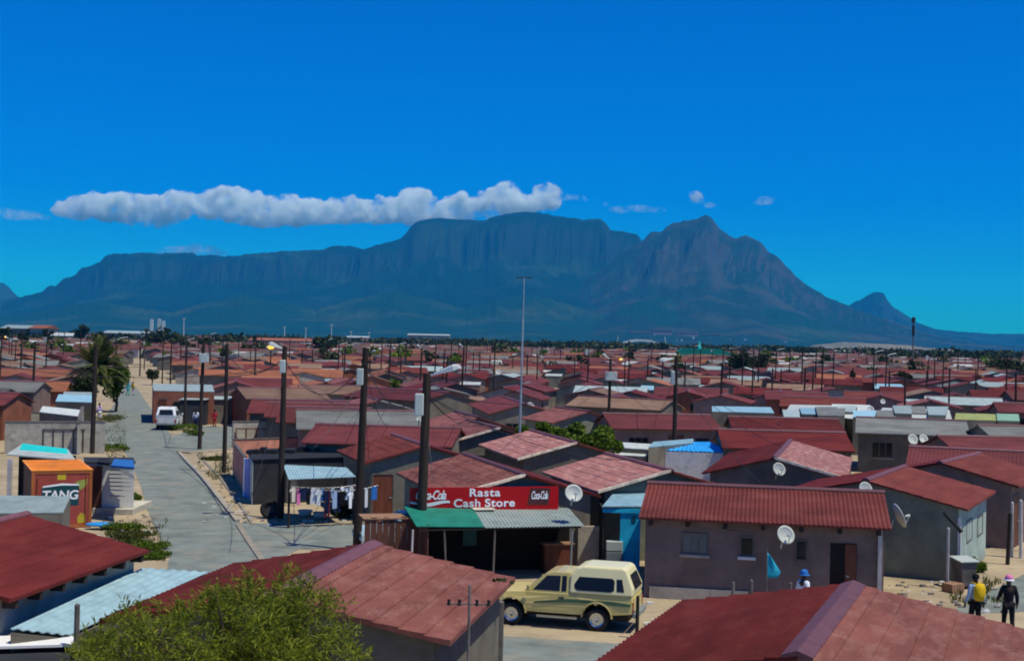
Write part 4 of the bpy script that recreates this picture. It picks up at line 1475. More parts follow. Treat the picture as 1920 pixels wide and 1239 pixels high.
# shop front under it
fx0, fx1 = s3pt(757, 1000, .0).x, s3pt(1072, 1000, .0).x
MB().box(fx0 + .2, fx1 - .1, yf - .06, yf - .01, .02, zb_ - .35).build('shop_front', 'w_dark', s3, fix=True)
q0, q1 = s3pt(1082, 1000, .1), s3pt(1121, 1000, .1)
MB().box(q0.x, q1.x, yf - .22, yf - .012, .0, s3pt(1100, 986, .1).z).build('sunlit_pier', 'w_tan', s3, fix=True)  # tan box whose colour holds the sunlight on the lower wall
q0, q1 = s3pt(868, 992, .3), s3pt(893, 1022, .3)
o = MB().box(q0.x, q1.x, yf - .32, yf - .28, q1.z, q0.z).build('poster', 'teal')
o.matrix_world = Mx3
tag(o, 'small blue-green poster board hanging in the dark shop front', 'poster')
o = thing('shop_counter', 'dim wooden counter standing inside the dark shop front', 'counter', Mx3 @ Vector((s3pt(1050, 1030, 1.).x, yf - .7, 0)), rz3)
MB().box(-.55, .55, -.25, .25, .95, 1.0).build('top', 'wood', o)
MB().box(-.5, .5, -.2, .2, 0, .95).build('base', 'brown', o)
# plank hoarding beside the awning
hd = thing('plank_screen', 'rough brown plank screen at the side of the store awning', 'screen', Mx3 @ Vector((s3pt(740, 980, 1.).x - .1, yf - 1.1, 0)), rz3)
for i in range(9):
    MB().box(-.9 + i * .2, -.715 + i * .2, -.02, .02, 0, 1.95 + .08 * math.sin(i * 2.3)).build('plank', 'cdark', hd)
MB().box(.92, .97, -1.1, 1.0, 0, 1.9).build('side_panel', 'cdark', hd)
MB().slab([(-.95, -.06, 1.98), (.98, -.06, 1.98), (.98, 1.0, 2.0), (-.95, 1.0, 2.0)], .04).build('top_board', 'wood', hd, fix=True)
# blue shack beside the store
x0, y0 = G(1128, 1072)[:2]
x1, y1 = G(1200, 1072)[:2]
bs, P_, c_ = shack([(x0, y0), (x1, y1), (x1 + .6, y1 + 2.6), (x0 + .6, y0 + 2.6)], 2.25, 2.45, None, 'tin_blue', 'bright blue spaza shack squeezed between the store and the mauve house', over=.05)
wd = x1 - x0
hx0 = -wd / 2 - .3
MB().box(hx0 + wd * .46, hx0 + wd * .98, -1.3, -1.24, 0, 2.0).build('front_panel', 'w_blue', bs)
MB().box(hx0, hx0 + wd, -1.34, -1.28, 2.02, 2.16).build('fascia', 'w_blue', bs)
MB().box(hx0 + .05, hx0 + wd, 1.2, 1.26, 0, 2.2).build('rear_wall', 'w_black', bs)
MB().box(hx0 + .02, hx0 + .07, -1.24, 1.2, 0, 2.1).build('side_wall', 'w_black', bs)
font('lettering', '8', .34, 'teal', bs, (hx0 + wd * .80, -1.305, 1.78), R90, off=.01)
sc_ = thing('crate_pile', 'dusty crates stacked in the dark gap by the bright blue panel', 'crates', (x0 + .42, y0 + .2, 0))
for i, z in enumerate((0, .36, .72)):
    MB().box(-.28, .28, -.22, .22, z, z + .33).build('crate', ('pole_grey', 'steel', 'boxgrey')[i], sc_, bevel=.02)

# ---------------------------------------------------------------- dishes
for (x, y, D, r_, lb, az) in ((1075, 925, s3.location.y - 5.6, 17, 'big white dish on the store gable next to the red sign', -75), (1472, 1003, h4.location.y - 3.3, 18, 'big white dish on the front wall of the mauve house', -70),
                              (1460, 880, h7.location.y - 5.8, 13, 'white dish on the dark gable under the shiny pink slope', -70), (1622, 917, h5.location.y - 4.1, 14, 'half hidden dish on the gable peak of the grey-green house', -70),
                              (1682, 968, h5.location.y - 5.2, 24, 'large dish seen edge-on on the grey-green gable wall', 5), (1711, 824, h10.location.y - 5., 10.5, 'one of two twin dishes under the large grey roof, beside its slightly smaller twin', -75),
                              (1731, 823, h10.location.y - 5., 9, 'slightly smaller of the two twin dishes under the large grey roof', -75), (994, 761, s13.location.y - 4.2, 7, 'small dish on the dark gable behind the aerial mast', -80),
                              (934, 698, 190, 5, 'tiny dish on a rooftop beyond the lamp pole by the store', -80), (786, 786, s8.location.y - 6, 5.5, 'small round dish peeping out behind the lamp pole box', -80),
                              (1546, 776, 112, 6.5, 'dish among the white shack roofs, beside the flat white sheets', -80), (1632, 768, 112, 7, 'dish at the end of the white shacks by the bare pole', -80), (1655, 753, 135, 5, 'small dish on the dark gable beyond the white shacks', -80)):
    dish(x, y, D, r_, lb, az)

# ---------------------------------------------------------------- shacks and yards
def front(x0, x1, y, dep, zf, zb, wall, roof, label, skew=0., **kw):
    a, b = G(x0, y), G(x1, y)
    return shack([(a.x, a.y), (b.x, b.y), (b.x + skew, b.y + dep), (a.x + skew, a.y + dep)], zf, zb, wall, roof, label, **kw)


def roofpx(c4, z4, wall, roof, label, **kw):
    """roof corners in pixels with their heights: front-left, front-right, back-right, back-left"""
    ps = [G(x, y, z) for (x, y), z in zip(c4, (z4[0], z4[0], z4[1], z4[1]))]
    return shack([(p.x, p.y) for p in ps], z4[0], z4[1], wall, roof, label, over=.0, **kw)


roofpx([(-20, 962), (118, 960), (132, 930), (-20, 928)], (2.1, 2.35), 'w_grey', 'tin', 'shack with pale tin roof right in front of the red container')
lt, P_, c_ = roofpx([(130, 1192), (390, 1074), (268, 1066), (20, 1180)], (1.75, 2.0), 'w_grey', 'tin_blue', 'long pale blue corrugated lean-to roof between two dark red houses')
bpy.data.objects.remove([c for c in lt.children if c.name.startswith('roof')][0])
zz = (1.78, 1.78, 2.03, 2.03)
q_ = [P_[i] + Vector((0, 0, zz[i])) for i in range(4)]
corrugated([q_[0], q_[3], q_[2], q_[1]], .17, .016).build('roof', 'tin_plainblue', lt)
roofpx([(-30, 1250), (128, 1244), (138, 1204), (-30, 1206)], (1.5, 1.62), 'w_dark', 'w_black', 'low dark roof under the white plank at the bottom corner')
o = MB().slab([G(-30, 1212, 1.72), G(136, 1207, 1.72), G(140, 1188, 1.74), G(-30, 1192, 1.74)], .05).build('white_plank', 'white')
tag(o, 'white weathered plank lying along the edge of the low dark roof', 'plank')
wn, P_, c_ = roofpx([(1226, 843), (1372, 848), (1330, 828), (1264, 828)], (2.15, 2.4), 'w_white', 'tin_bright', 'white-walled shack with bright blue corrugated roof behind the pink-roofed house')
bpy.data.objects.remove([c for c in wn.children if c.name.startswith('roof')][0])
corrugated([P_[0] + Vector((0, 0, 2.15)), P_[1] + Vector((0, 0, 2.15)), P_[2] + Vector((0, 0, 2.4)), P_[3] + Vector((0, 0, 2.4))], .24, .02).build('roof', 'tin_bright', wn)
MB().box(P_[0].x * .55, P_[1].x * .2, P_[0].y - .1, P_[0].y - .04, .0, 1.9).build('doorway', 'w_dark', wn)
for i, (q, z, mm, lb) in enumerate((([(1150, 838), (1215, 842), (1222, 832), (1155, 828)], (2.2, 2.3), 'tin_white', 'white patched shack roof closest to the big green bush'),
                                    ([(1150, 852), (1212, 855), (1220, 844), (1155, 840)], (1.9, 2.0), 'tin_white', 'low whitish shack roof in the yard behind the pink-roofed house'),
                                    ([(1216, 838), (1300, 830), (1300, 822), (1225, 828)], (2.4, 2.5), 'tin_blue', 'pale blue sheet roof joined to the bright blue roof'))):
    roofpx(q, z, 'w_grey', mm, lb, group='tin roofed shacks')
for i, (q, z, mm, lb) in enumerate((([(1335, 771), (1452, 774), (1445, 763), (1335, 761)], (2.4, 2.5), 'tin_blue', 'light blue shack roof between two wine-red roofs by a thin pole'),
                                    ([(1470, 776), (1560, 778), (1560, 760), (1482, 758)], (2.4, 2.6), 'tin_white', 'whitish shack roof at the start of the row of white roofs'),
                                    ([(1556, 774), (1626, 777), (1632, 759), (1560, 757)], (2.4, 2.6), 'tin_white', 'bright white shack roof second along the row of white roofs'),
                                    ([(1490, 784), (1560, 787), (1552, 778), (1480, 777)], (2.2, 2.3), 'tin_white', 'small white sheet roof tucked below the row of white roofs'),
                                    ([(1575, 782), (1618, 787), (1602, 774), (1556, 772)], (2.3, 2.4), 'tin_white', 'small tilted white sheet in front of the white shacks'),
                                    ([(1636, 786), (1786, 790), (1780, 768), (1655, 764)], (2.4, 2.7), 'tin_white', 'longest whitish shack roof behind the large grey roof'),
                                    ([(1790, 786), (1868, 788), (1866, 776), (1792, 774)], (2.4, 2.5), 'tin_lime', 'lime green shack roof at the end of the white row'),
                                    ([(1870, 788), (1912, 789), (1910, 776), (1868, 775)], (2.4, 2.5), 'tin_mint', 'pale green shack roof after the lime green one'),
                                    ([(1640, 742 - 14), (1700, 730), (1690, 720), (1640, 719)], (2.6, 2.8), 'tin_blue', 'far light blue shack roof beyond the white row'),
                                    ([(1200, 730), (1226, 731), (1226, 723), (1202, 722)], (2.4, 2.5), 'tin_blue', 'small pale blue shed roof beyond the wine-red house'),)):
    roofpx(q, z, 'w_grey', mm, lb, group='tin roofed shacks')
rr = random.Random(8)
for i in range(9):
    x, y = 1490 + i * 34 + rr.uniform(-8, 8), 770 + rr.uniform(-5, 6)
    w2, h2_ = rr.uniform(14, 26), rr.uniform(5, 9)
    roofpx([(x - w2, y + h2_), (x + w2, y + h2_ + 1), (x + w2 + rr.uniform(-6, 6), y - h2_), (x - w2 + rr.uniform(-6, 6), y - h2_)], (rr.uniform(2.5, 2.9), rr.uniform(2.6, 3.0)), 'w_grey', rr.choice(['tin', 'tin_white', 'tin_blue', 'roof_grey', 'tin']), f'patched tin sheet roof, {ORD[i]} of a jumble along the white shacks', group='patched sheet roofs')
# sliver of glinting roof
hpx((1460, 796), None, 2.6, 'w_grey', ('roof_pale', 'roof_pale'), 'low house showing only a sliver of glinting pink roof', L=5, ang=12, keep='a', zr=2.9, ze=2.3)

# shop beside the road, brick with a pale tin roof
sh, P_, c_ = roofpx([(288, 732), (402, 734), (398, 721), (286, 719)], (2.85, 3.0), 'w_brick', 'tin', 'brick shop with overhanging pale tin roof beside the main road', name='brick_shop', cat='shop')
L2 = (P_[1] - P_[0])
fo = P_[0] + Vector((0, -.03, 0))
for k, (a_, b_, z0_, z1_, mm, nm) in enumerate(((.10, .22, 0, 2.1, 'brown', 'door'), (.34, .52, 1.0, 1.9, 'glass', 'window'), (.64, .84, 1.0, 1.9, 'glass', 'window'))):
    p0, p1 = fo + L2 * a_, fo + L2 * b_
    o = MB().box(p0.x, p1.x, p0.y - .04, p0.y + .02, z0_, z1_).build(nm, mm, sh)
    MB().box(p0.x - .06, p1.x + .06, p0.y - .06, p0.y - .03, z1_, z1_ + .08).build('frame', 'pole_grey', o)
for (x0, x1, y, zf, lb, wl) in ((336, 384, 803, 2.2, 'dark corrugated shack with light roof behind the white pickup', 'w_black'), (386, 428, 800, 2.15, 'second dark shack with pale roof next to the child in red', 'w_grey')):
    front(x0, x1, y - 6, 3., zf, zf + .12, wl, 'tin', lb, group='tin roofed shacks')
# tin roofs behind the block walls
for i, (q, z, mm, lb) in enumerate((([(104, 752), (172, 754), (172, 741), (110, 739)], (2.4, 2.55), 'tin_blue', 'pale blue tin roof behind the raw block walls, beside the dark pole'),
                                    ([(74, 772), (146, 780), (150, 768), (80, 761)], (2.1, 2.2), 'tin_white', 'bright white tin roof glaring in the sun behind the block walls'),
                                    ([(118, 740), (172, 741), (172, 735), (120, 734)], (2.5, 2.6), 'tin', 'narrow tin roof strip behind the pale blue one by the palm'))):
    roofpx(q, z, 'w_grey', mm, lb, group='tin roofed shacks')


def wallseg(p, q, h, th, m, name, label, cat='wall', piers=0, gate=None, openings=0):
    p, q = Vector((p[0], p[1], 0)), Vector((q[0], q[1], 0))
    d = q - p
    t = thing(name, label, cat, p, math.atan2(d.y, d.x))
    L = d.length
    MB().box(0, L, 0, th, 0, h).build('wall', m, t)
    MB().box(-.03, L + .03, -.03, th + .03, h, h + .07).build('coping', 'pole_grey', t)
    for i in range(piers):
        x = L * (i + .5) / piers
        MB().box(x - .15, x + .15, -.06, -.003, 0, h + .1).build('pier', m, t)
    return t, L


a, b = G(8, 851), G(196, 850)
t, L_ = wallseg(a, b, 2.0, .2, 'block', 'block_wall', 'raw grey block wall with unglazed bays behind the container', piers=0)
for i in range(5):
    x = L_ * (.38 + i * .1)
    MB().box(x - .035, x + .035, -.05, -.004, .1, 1.5).build('bay_post', 'darkmetal', t)
MB().box(L_ * .37, L_ * .8, -.05, -.004, 1.5, 1.58).build('bay_lintel', 'pole_grey', t)
wallseg(G(150, 852), G(158, 800), 2.0, .2, 'block', 'block_wall', 'raw block side wall of the unfinished house near the dark pole')
wallseg(G(-10, 853), G(-4, 812), 2.2, .2, 'block', 'block_wall', 'raw block wall running back at the picture edge')
wallseg(G(-10, 806), G(150, 803), 1.3, .2, 'block', 'block_wall', 'farther low raw block wall below the glaring white tin roof')
wallseg(G(436, 842), G(525, 840), 1.85, .2, 'block', 'block_wall', 'raw grey block wall with gate frames beside the stepped gables')
t, L_ = wallseg(G(436, 836), G(525, 834), .6, .1, 'block', 'block_wall', 'lower course of loose blocks behind the gate frames')
for i in range(4):
    p = G(452 + i * 19, 842)
    o = thing('gate_frame', f'thin rusty gate frame, {ORD[i]} along the grey block wall', 'gate', (p.x, p.y - .15, 0), 0, 'rusty gate frames')
    MB().box(-.35, -.30, -.03, .03, 0, 1.45).build('post', 'brown', o)
    MB().box(.30, .35, -.03, .03, 0, 1.45).build('post', 'brown', o)
    MB().box(-.30, .30, -.03, .03, 1.38, 1.45).build('rail', 'brown', o)
wallseg(G(436, 890), G(456, 924), 1.75, .12, 'w_pink', 'precast_wall', 'salmon pink panel wall running along the pavement beside a tall pole')
wallseg(G(438, 880), G(592, 872), 1.7, .12, 'w_pink', 'precast_wall', 'salmon pink wall behind the black shack')
p = G(462, 932)
o = thing('door_panel', 'lilac and white door leaf standing at the end of the pink wall', 'door', (p.x, p.y, 0), math.radians(115))
MB().box(-.55, .35, -.03, .03, 0, 1.85).build('panel', 'w_lilac', o)
MB().box(.36, .6, -.03, .03, 0, 1.85).build('edge_board', 'white', o)
# black shack
a, b = G(474, 946), G(640, 938)
bk_, P_, c_ = shack([(a.x, a.y), (b.x, b.y), (b.x - .9, b.y + 4.2), (a.x - 1.0, a.y + 4.2)], 2.1, 2.0, 'w_black', 'w_black', 'tarred black shack with ragged roof edge behind the washing line', over=.12)
MB().slab([P_[3] + Vector((-.05, 0, 0)), P_[0] + Vector((-.05, 0, 0)), P_[0] + Vector((-.05, 0, 1.95)), P_[3] + Vector((-.05, 0, 1.95))], .03).build('side_sheet', 'boxgrey', bk_, fix=True)
MB().box(P_[0].x + 1.55, P_[0].x + 2.0, P_[0].y - .05, P_[0].y - .01, 0.1, 1.9).build('grille_panel', 'pole_grey', bk_)
for i in range(14):
    q = P_[0].lerp(P_[1], (i + .5) / 14)
    q2 = P_[3].lerp(P_[2], (i + .5) / 14)
    z = 2.13
    MB().box(q2.x - .18, q2.x + .1, q2.y - .2 - rnd.random(), q2.y, z - .1, z + .06 + .12 * rnd.random()).build('roof_scrap', 'w_black', bk_)
# washing stall: pale tin roof on posts, washing under it
st, P2, c2 = roofpx([(541, 898), (667, 893), (650, 876), (531, 871)], (2.0, 2.15), None, 'tin_blue', 'pale blue tin canopy on posts over the washing line', name='canopy_shelter', cat='canopy')
for i, q in enumerate(P2):
    MB().tube((q.x * .97, q.y * .97, 0), (q.x * .97, q.y * .97, (1.95, 1.95, 2.1, 2.1)[i]), .05, n=7).build('post', 'pole', st)
ln0, ln1 = c2 + P2[0] * .98 + Vector((.1, -.12, 1.72)), c2 + P2[1] * .98 + Vector((.2, -.12, 1.68))
wire(ln0, ln1, .10, 'thin washing line strung under the pale blue canopy', .008, 'steel', 'washing lines', 'washing_line', cat='washing line')


def garment(kind, p, u, wdt, h, m, label, seed):
    rg = random.Random(seed)
    t = thing('hanging_garment', label, 'clothing', p, math.atan2(u.y, u.x), 'washing on the line')
    if kind == 'shirt':
        pl = [(-.5, 0), (-.85, -.28), (-.68, -.38), (-.45, -.22), (-.42, -1), (.42, -1), (.45, -.22), (.68, -.38), (.85, -.28), (.5, 0)]
    elif kind == 'trousers':
        pl = [(-.4, 0), (-.46, -1), (-.12, -1), (0, -.32), (.12, -1), (.46, -1), (.4, 0)]
    else:
        pl = [(-.5, 0), (-.5, -.5), (-.48, -1), (.5, -.96), (.5, -.5), (.5, 0)]
    vs = [(x * wdt, .03 * math.sin(4 * x + seed) - .01, z * h) for x, z in pl]
    n = len(vs)
    mb = MB()
    mb.add(vs + [(x, y + .03, z) for x, y, z in vs], [tuple(range(n)), tuple(range(2 * n - 1, n - 1, -1))] + [(i, i + n, (i + 1) % n + n, (i + 1) % n) for i in range(n)])
    mb.build('cloth', m, t, fix=True)
    for sx in (-.4, .4):
        MB().box(sx * wdt - .012, sx * wdt + .012, -.02, .03, -.04, .05).build('peg', 'wood', t)
    return t


GA = [('shirt', 'cl_cream', 'cream shirt hanging by the first post'), ('cloth', 'cl_pink', 'pink towel hanging beside the cream shirt'), ('shirt', 'cl_navy', 'navy top hanging on the washing line'), ('shirt', 'cl_black', 'black jacket, long, hanging near the navy top'),
      ('cloth', 'cl_white', 'small white cloth hanging after the black jacket'), ('shirt', 'cl_lilac', 'lilac shirt hanging above pale trousers'), ('cloth', 'cl_blue', 'bright blue cloth hung high on the line'), ('trousers', 'cl_maroon', 'maroon patterned trousers on the line'),
      ('cloth', 'cl_pale', 'small light blue towel beside maroon trousers'), ('trousers', 'cl_navy', 'long navy trousers hanging mid-line'), ('shirt', 'cl_white', 'white shirt, first of a white pair on the line'), ('shirt', 'cl_pale', 'pale blue shirt between the white pieces'),
      ('cloth', 'cl_white', 'white sheet hanging at the far part of the line'), ('cloth', 'cl_maroon', 'dark red cloth hanging by the last post')]
for i, (k, m_, lb) in enumerate(GA):
    f_ = (i + .6) / (len(GA) + .2)
    p = ln0.lerp(ln1, f_)
    p.z -= .10 * 4 * f_ * (1 - f_)
    garment(k, p + Vector((0, -.03 * (i % 3), -.06 * (i % 2))), ln1 - ln0, (.22 if k != 'cloth' else .2) * (1 + .35 * math.sin(i * 3.7)), {'shirt': .62, 'trousers': .95, 'cloth': .55}[k] * (1 + .25 * math.sin(i * 2.1)), m_, lb, i)
mA, mB = ln0 + Vector((.9, .45, -.12)), ln1 + Vector((.75, .35, -.05))
wire(mA, mB, .16, 'second washing line sagging behind the first towards the tall bare pole', .008, 'steel', 'washing lines', 'washing_line', cat='washing line')
for i, (k, m_, lb) in enumerate((('shirt', 'cl_white', 'white shirt on the rear line'), ('trousers', 'cl_navy', 'dark trousers on the rear line'), ('cloth', 'cl_pale', 'light blue sheet on the rear line, low and wide'), ('shirt', 'cl_black', 'black top on the rear line'), ('shirt', 'cl_white', 'white blouse at the end of the rear line'),
                                 ('trousers', 'cl_black', 'black trousers on the rear line near the tall pole'), ('cloth', 'cl_white', 'white towel on the rear line beyond the canopy'), ('cloth', 'cl_blue', 'blue cloth on the rear line beyond the canopy'))):
    f_ = (i + .5) / 8.
    p = mA.lerp(mB, f_)
    p.z -= .16 * 4 * f_ * (1 - f_)
    garment(k, p, mB - mA, .2 + .05 * math.sin(i * 2.9), {'shirt': .66, 'trousers': 1., 'cloth': .7}[k] * (1 + .2 * math.sin(i * 3.3)), m_, lb, 20 + i)
p = G(505, 972)
o = thing('old_tyre', 'black tyre propped on edge beside the washing canopy post', 'tyre', (p.x, p.y, .40), math.radians(20))
T = Matrix.Rotation(math.radians(80), 4, 'X')
MB().lathe([(.22, -.09), (.36, -.1), (.40, -.06), (.40, .06), (.36, .1), (.22, .09), (.22, -.09)], 26, T=T).build('tread', 'black', o, smooth=True, fix=True)
MB().lathe([(.001, .02), (.2, .03), (.22, -.02), (.001, -.03)], 18, T=T).build('rim', 'darkmetal', o, fix=True)
p = G(640, 970)
o = bush((p.x, p.y), .5, .4, .6, 'dark sack-like heap of rags under the washing line', 'leaf_dark', 300, .2, .14, 9, 'rag_heap', cat='rags')
for i, (x, y, m_, lb) in enumerate(((572, 968, 'white', 'white plastic crate on the sand under the washing line'), (600, 972, 'boxgrey', 'grey plastic basin on the sand below lilac washing'))):
    p = G(x, y)
    o = thing('basin', lb, 'basin', (p.x, p.y, 0), .3 * i)
    MB().lathe([(.001, .02), (.22, 0), (.30, .26), (.32, .26), (.24, .03), (.001, .05)], 18).build('bowl', m_, o, smooth=True)
    MB().lathe([(.30, .25), (.34, .26), (.34, .28), (.30, .27)], 18).build('rim', m_, o)

_old = [c for c in st.children if c.name.startswith('roof')][0]
bpy.data.objects.remove(_old)
corrugated([P2[0] + Vector((0, 0, 2.0)), P2[1] + Vector((0, 0, 2.0)), P2[2] + Vector((0, 0, 2.15)), P2[3] + Vector((0, 0, 2.15))], .13, .014).build('roof', 'tin_plainblue', st)
# ---------------------------------------------------------------- red container with the drink poster
a, b = G(57, 992), G(156, 990)
d = b - a
rzc = math.atan2(d.y, d.x)
ct = thing('shipping_container', 'red shop container with orange top and painted fruit advert', 'container', a, math.radians(24))
W_ = 2.3
HC, LC = 2.28, 4.6
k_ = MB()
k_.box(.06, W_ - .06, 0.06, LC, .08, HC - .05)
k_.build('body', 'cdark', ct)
for x in (0, W_ - .12):
    MB().box(x, x + .12, -.02, .1, .02, HC).build('corner_post', 'corange', ct)
MB().box(.12, W_ - .12, -.02, .1, HC - .12, HC).build('header_beam', 'corange', ct)
MB().box(.12, W_ - .12, -.02, .1, .02, .14).build('sill_beam', 'corange', ct)
rb = MB()
rb.box(-.02, W_ + .02, -.03, LC, HC + .002, HC + .03)
for i in range(14):
    rb.box(.1, W_ - .1, .2 + i * .31, .34 + i * .31, HC + .03, HC + .05)
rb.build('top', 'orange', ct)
dr = MB().box(.125, W_ - .125, .0, .055, .145, HC - .125).build('end_panel', 'cred', ct)


def patch(pts, m, nm, y=-.004):
    mb = MB()
    mb.add([(x, y, z) for x, z in pts], [tuple(range(len(pts)))])
    return mb.build(nm, m, ct)


patch([(W_ * .42, HC - .14), (W_ * .42, HC - .36), (W_ * .56, HC - .36), (W_ * .56, HC - .14)], 'yellow', 'warning_label')
patch([(W_ * .15, .9), (W_ * .14, 1.15), (W_ * .22, 1.32), (W_ * .30, 1.25), (W_ * .26, .95)], 'lime', 'fruit_painting')
patch([(W_ * .70, 1.72), (W_ * .74, 1.85), (W_ * .92, 1.95), (W_ * .92, 1.72), (W_ * .82, 1.50)], 'lime', 'fruit_painting')
patch([(W_ * .77, .18), (W_ * .76, .42), (W_ * .82, .60), (W_ * .89, .52), (W_ * .9, .2)], 'yellow', 'fruit_painting')
patch([(W_ * .16, .92), (W_ * .17, 1.62), (W_ * .45, 1.72), (W_ * .62, 1.70), (W_ * .78, 1.68), (W_ * .78, .90)], 'teal', 'advert_panel', -.008)
patch([(W_ * .17, 1.62), (W_ * .20, 1.69), (W_ * .5, 1.78), (W_ * .78, 1.74), (W_ * .78, 1.68), (W_ * .5, 1.70)], 'signwhite', 'advert_banner', -.011)
font('lettering', 'TANG', .50, 'signwhite', ct, (W_ * .47, -.016, 1.30), (PI / 2, 0, 0), shear=.12, off=.012, sx=1.02, space=.95)
for x in (W_ * .1, W_ * .9):
    MB().tube((x, -.035, .2), (x, -.035, HC - .2), .018, n=6).build('locking_bar', 'corange', ct)
FOOT.append((ct.location.x, ct.location.y + 2, 3.5))
# shelter with turquoise scrap behind the container
q_ = [atD(12, 851, 58.5), atD(142, 862, 59.), atD(128, 842, 63.), atD(40, 833, 63.)]
c_ = sum(q_, Vector()) / 4
c_.z = 0
rs = thing('shelter', 'white sheet shelter roof behind the red container', 'shelter', c_)
MB().slab([p - c_ for p in q_], .05).build('roof', 'tin_white', rs, fix=True)
for px, D_, m_ in ((19, 57.2, 'pale_pipe'), (136, 61., 'pale_pipe'), (44, 62.5, 'pole')):
    t0 = atD(px, 860, D_) - c_
    MB().box(t0.x - .09, t0.x + .09, t0.y - .06, t0.y + .06, 0, t0.z).build('post', m_, rs)
t0, t1 = atD(22, 866, 62.) - c_, atD(130, 866, 62.) - c_
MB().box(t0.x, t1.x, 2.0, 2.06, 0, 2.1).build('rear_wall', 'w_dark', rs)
ps = [atD(34, 850, 60.2), atD(128, 859, 60.4), atD(126, 845, 62.6), atD(42, 835, 62.6)]
ps = [p + Vector((0, 0, .10)) for p in ps]
tag(MB().slab(ps, .05).build('turquoise_board', 'turq'), 'bright turquoise board lying on the white shelter roof', 'board')
# white kiosk on a plinth
a, b = G(158, 962), G(250, 962)
kk, P_, c_ = shack([(a.x, a.y), (b.x, b.y), (b.x - .9, b.y + 2.8), (a.x - .9, a.y + 2.8)], 2.2, 2.15, 'white', 'w_black', 'white boarded kiosk on a cream plinth next to the container', base_z=.26, over=.1, name='kiosk', cat='kiosk')
wd = (b - a).length
MB().box(P_[0].x - .12, P_[0].x + wd + .12, P_[0].y - .35, P_[0].y + 2.9, 0, .25).build('plinth', 'plinth', kk)
MB().box(P_[0].x + .02, P_[0].x + wd * .36, P_[0].y - .05, P_[0].y - .004, .27, 2.05).build('door', 'cdark', kk)
MB().box(P_[0].x + wd * .52, P_[0].x + wd * .86, P_[0].y - .07, P_[0].y - .004, .75, .82).build('shelf', 'boxgrey', kk)
for i in range(6):
    z = 1.0 + i * .17
    MB().box(P_[0].x + wd * .50, P_[0].x + wd * .97, P_[0].y - .03, P_[0].y - .004, z, z + .06).build('slat', 'boxgrey', kk)
ps = [G(208, 872, 2.3), G(252, 876, 2.3), G(250, 862, 2.36), G(214, 860, 2.36)]
tag(MB().slab(ps, .07).build('folded_tarpaulin', 'cl_blue'), 'blue folded tarpaulin lying on the kiosk roof', 'tarpaulin')
ps = [G(184, 866, 2.3), G(206, 868, 2.3), G(206, 858, 2.36), G(186, 857, 2.36)]
tag(MB().slab(ps, .10).build('black_sack', 'black'), 'black flattened sack lying on the kiosk roof', 'sack')
p = G(188, 992)
o = MB().lathe([(.001, .10), (.35, .12), (.52, .08), (.55, .02), (.50, 0), (.001, 0)], 14).build('plastic_lid', 'tin_bright', loc=(p.x, p.y, .15), smooth=True)
o.scale = (1.1, .6, 1)
tag(o, 'bright blue plastic lid dropped on the weeds below the kiosk', 'lid')

# ---------------------------------------------------------------- vehicles
pf, pr = G(957, 1172), G(1120, 1181)
mid = (pf + pr) / 2
hd_ = math.atan2(pf.y - pr.y, pf.x - pr.x) + math.radians(-6)
sc_p = (pf - pr).length / 2.6
fw = Vector((math.cos(hd_), math.sin(hd_), 0))
pk = pickup(mid + Vector((-fw.y, fw.x, 0)) * -.78 * sc_p, hd_, 'cream yellow pickup with canopy parked outside the store')
pk.scale = (sc_p,) * 3
p = G(307, 806)
rd = math.atan2(140, -42)
bk2 = pickup((p.x, p.y + 1.8, 0), math.radians(97), 'white pickup with canopy seen from behind on the main road', 'carwhite', 'carwhite', stripes=False)
p = G(702, 1024)
sedan((p.x + 1.25, p.y - .2, 0), math.radians(200), 'pale car half hidden behind the tall bare pole')

# ---------------------------------------------------------------- people
p = G(1828, 1190)
t, J, s = person((p.x, p.y), 1.66, math.radians(20), 'cl_pale', 'cl_black', 'walker with yellow backpack, light blue top and black trousers', arm=(.2, -.3))
bp_ = thing('backpack', 'bright yellow backpack on the shoulders of the walker', 'backpack', (p.x, p.y, 0), math.radians(20))
bb = MB().lathe([(.001, -.24), (.12, -.23), (.16, -.1), (.16, .1), (.11, .22), (.001, .25)], 14, T=Matrix.Translation((-.04, -.21, 1.22)) @ Matrix.Diagonal((1.1, .75, 1, 1)))
bb.build('bag', 'cl_yellow', bp_, smooth=True)
for sx in (-.1, .06):
    MB().path([(sx - .02, -.12, 1.02), (sx - .03, -.20, 1.2), (sx - .02, -.12, 1.44), (sx - .02, .08, 1.46)], .016, 6).build('strap', 'cl_yellow', bp_)
p = G(1890, 1192)
person((p.x, p.y), 1.64, math.radians(-10), 'cl_black', 'cl_black', 'walker all in black with a pink and white hat', hat=('cl_pink', 'cl_white'), arm=(.9, .1), stride=.16)
p = G(1505, 1180)
person((p.x, p.y), 1.62, math.radians(-60), 'cl_white', 'cl_navy', 'person in white shirt and blue cap walking before the mauve house', hat=('cl_blue', 'cl_blue'))
for (x, y, h, s_, tr, lb, hat, hh) in ((367, 806, 1.7, 'cl_white', 'cl_navy', 'person in white shirt standing by the poles near the white pickup', None, 1), (402, 800, 1.45, 'cl_red', 'cl_red', 'child dressed in red beside the dark shacks', None, 1), (240, 741, 1.7, 'cl_turq', 'cl_teal', 'distant person in turquoise walking on the main road', None, 1),
                                       (249, 741, 1.7, 'cl_yellow', 'cl_cream', 'distant person in yellow walking on the main road', None, 1), (153, 800, 1.65, 'cl_maroon', 'cl_red', 'person in dark red behind the raw block wall', None, 1), (186, 790, 1.6, 'cl_lilac', 'cl_white', 'person in pale clothes by the grass near the dark pole', None, 1)):
    p = G(x, y)
    person((p.x, p.y), h, rnd.uniform(-1, 1), s_, tr, lb, hand=False)

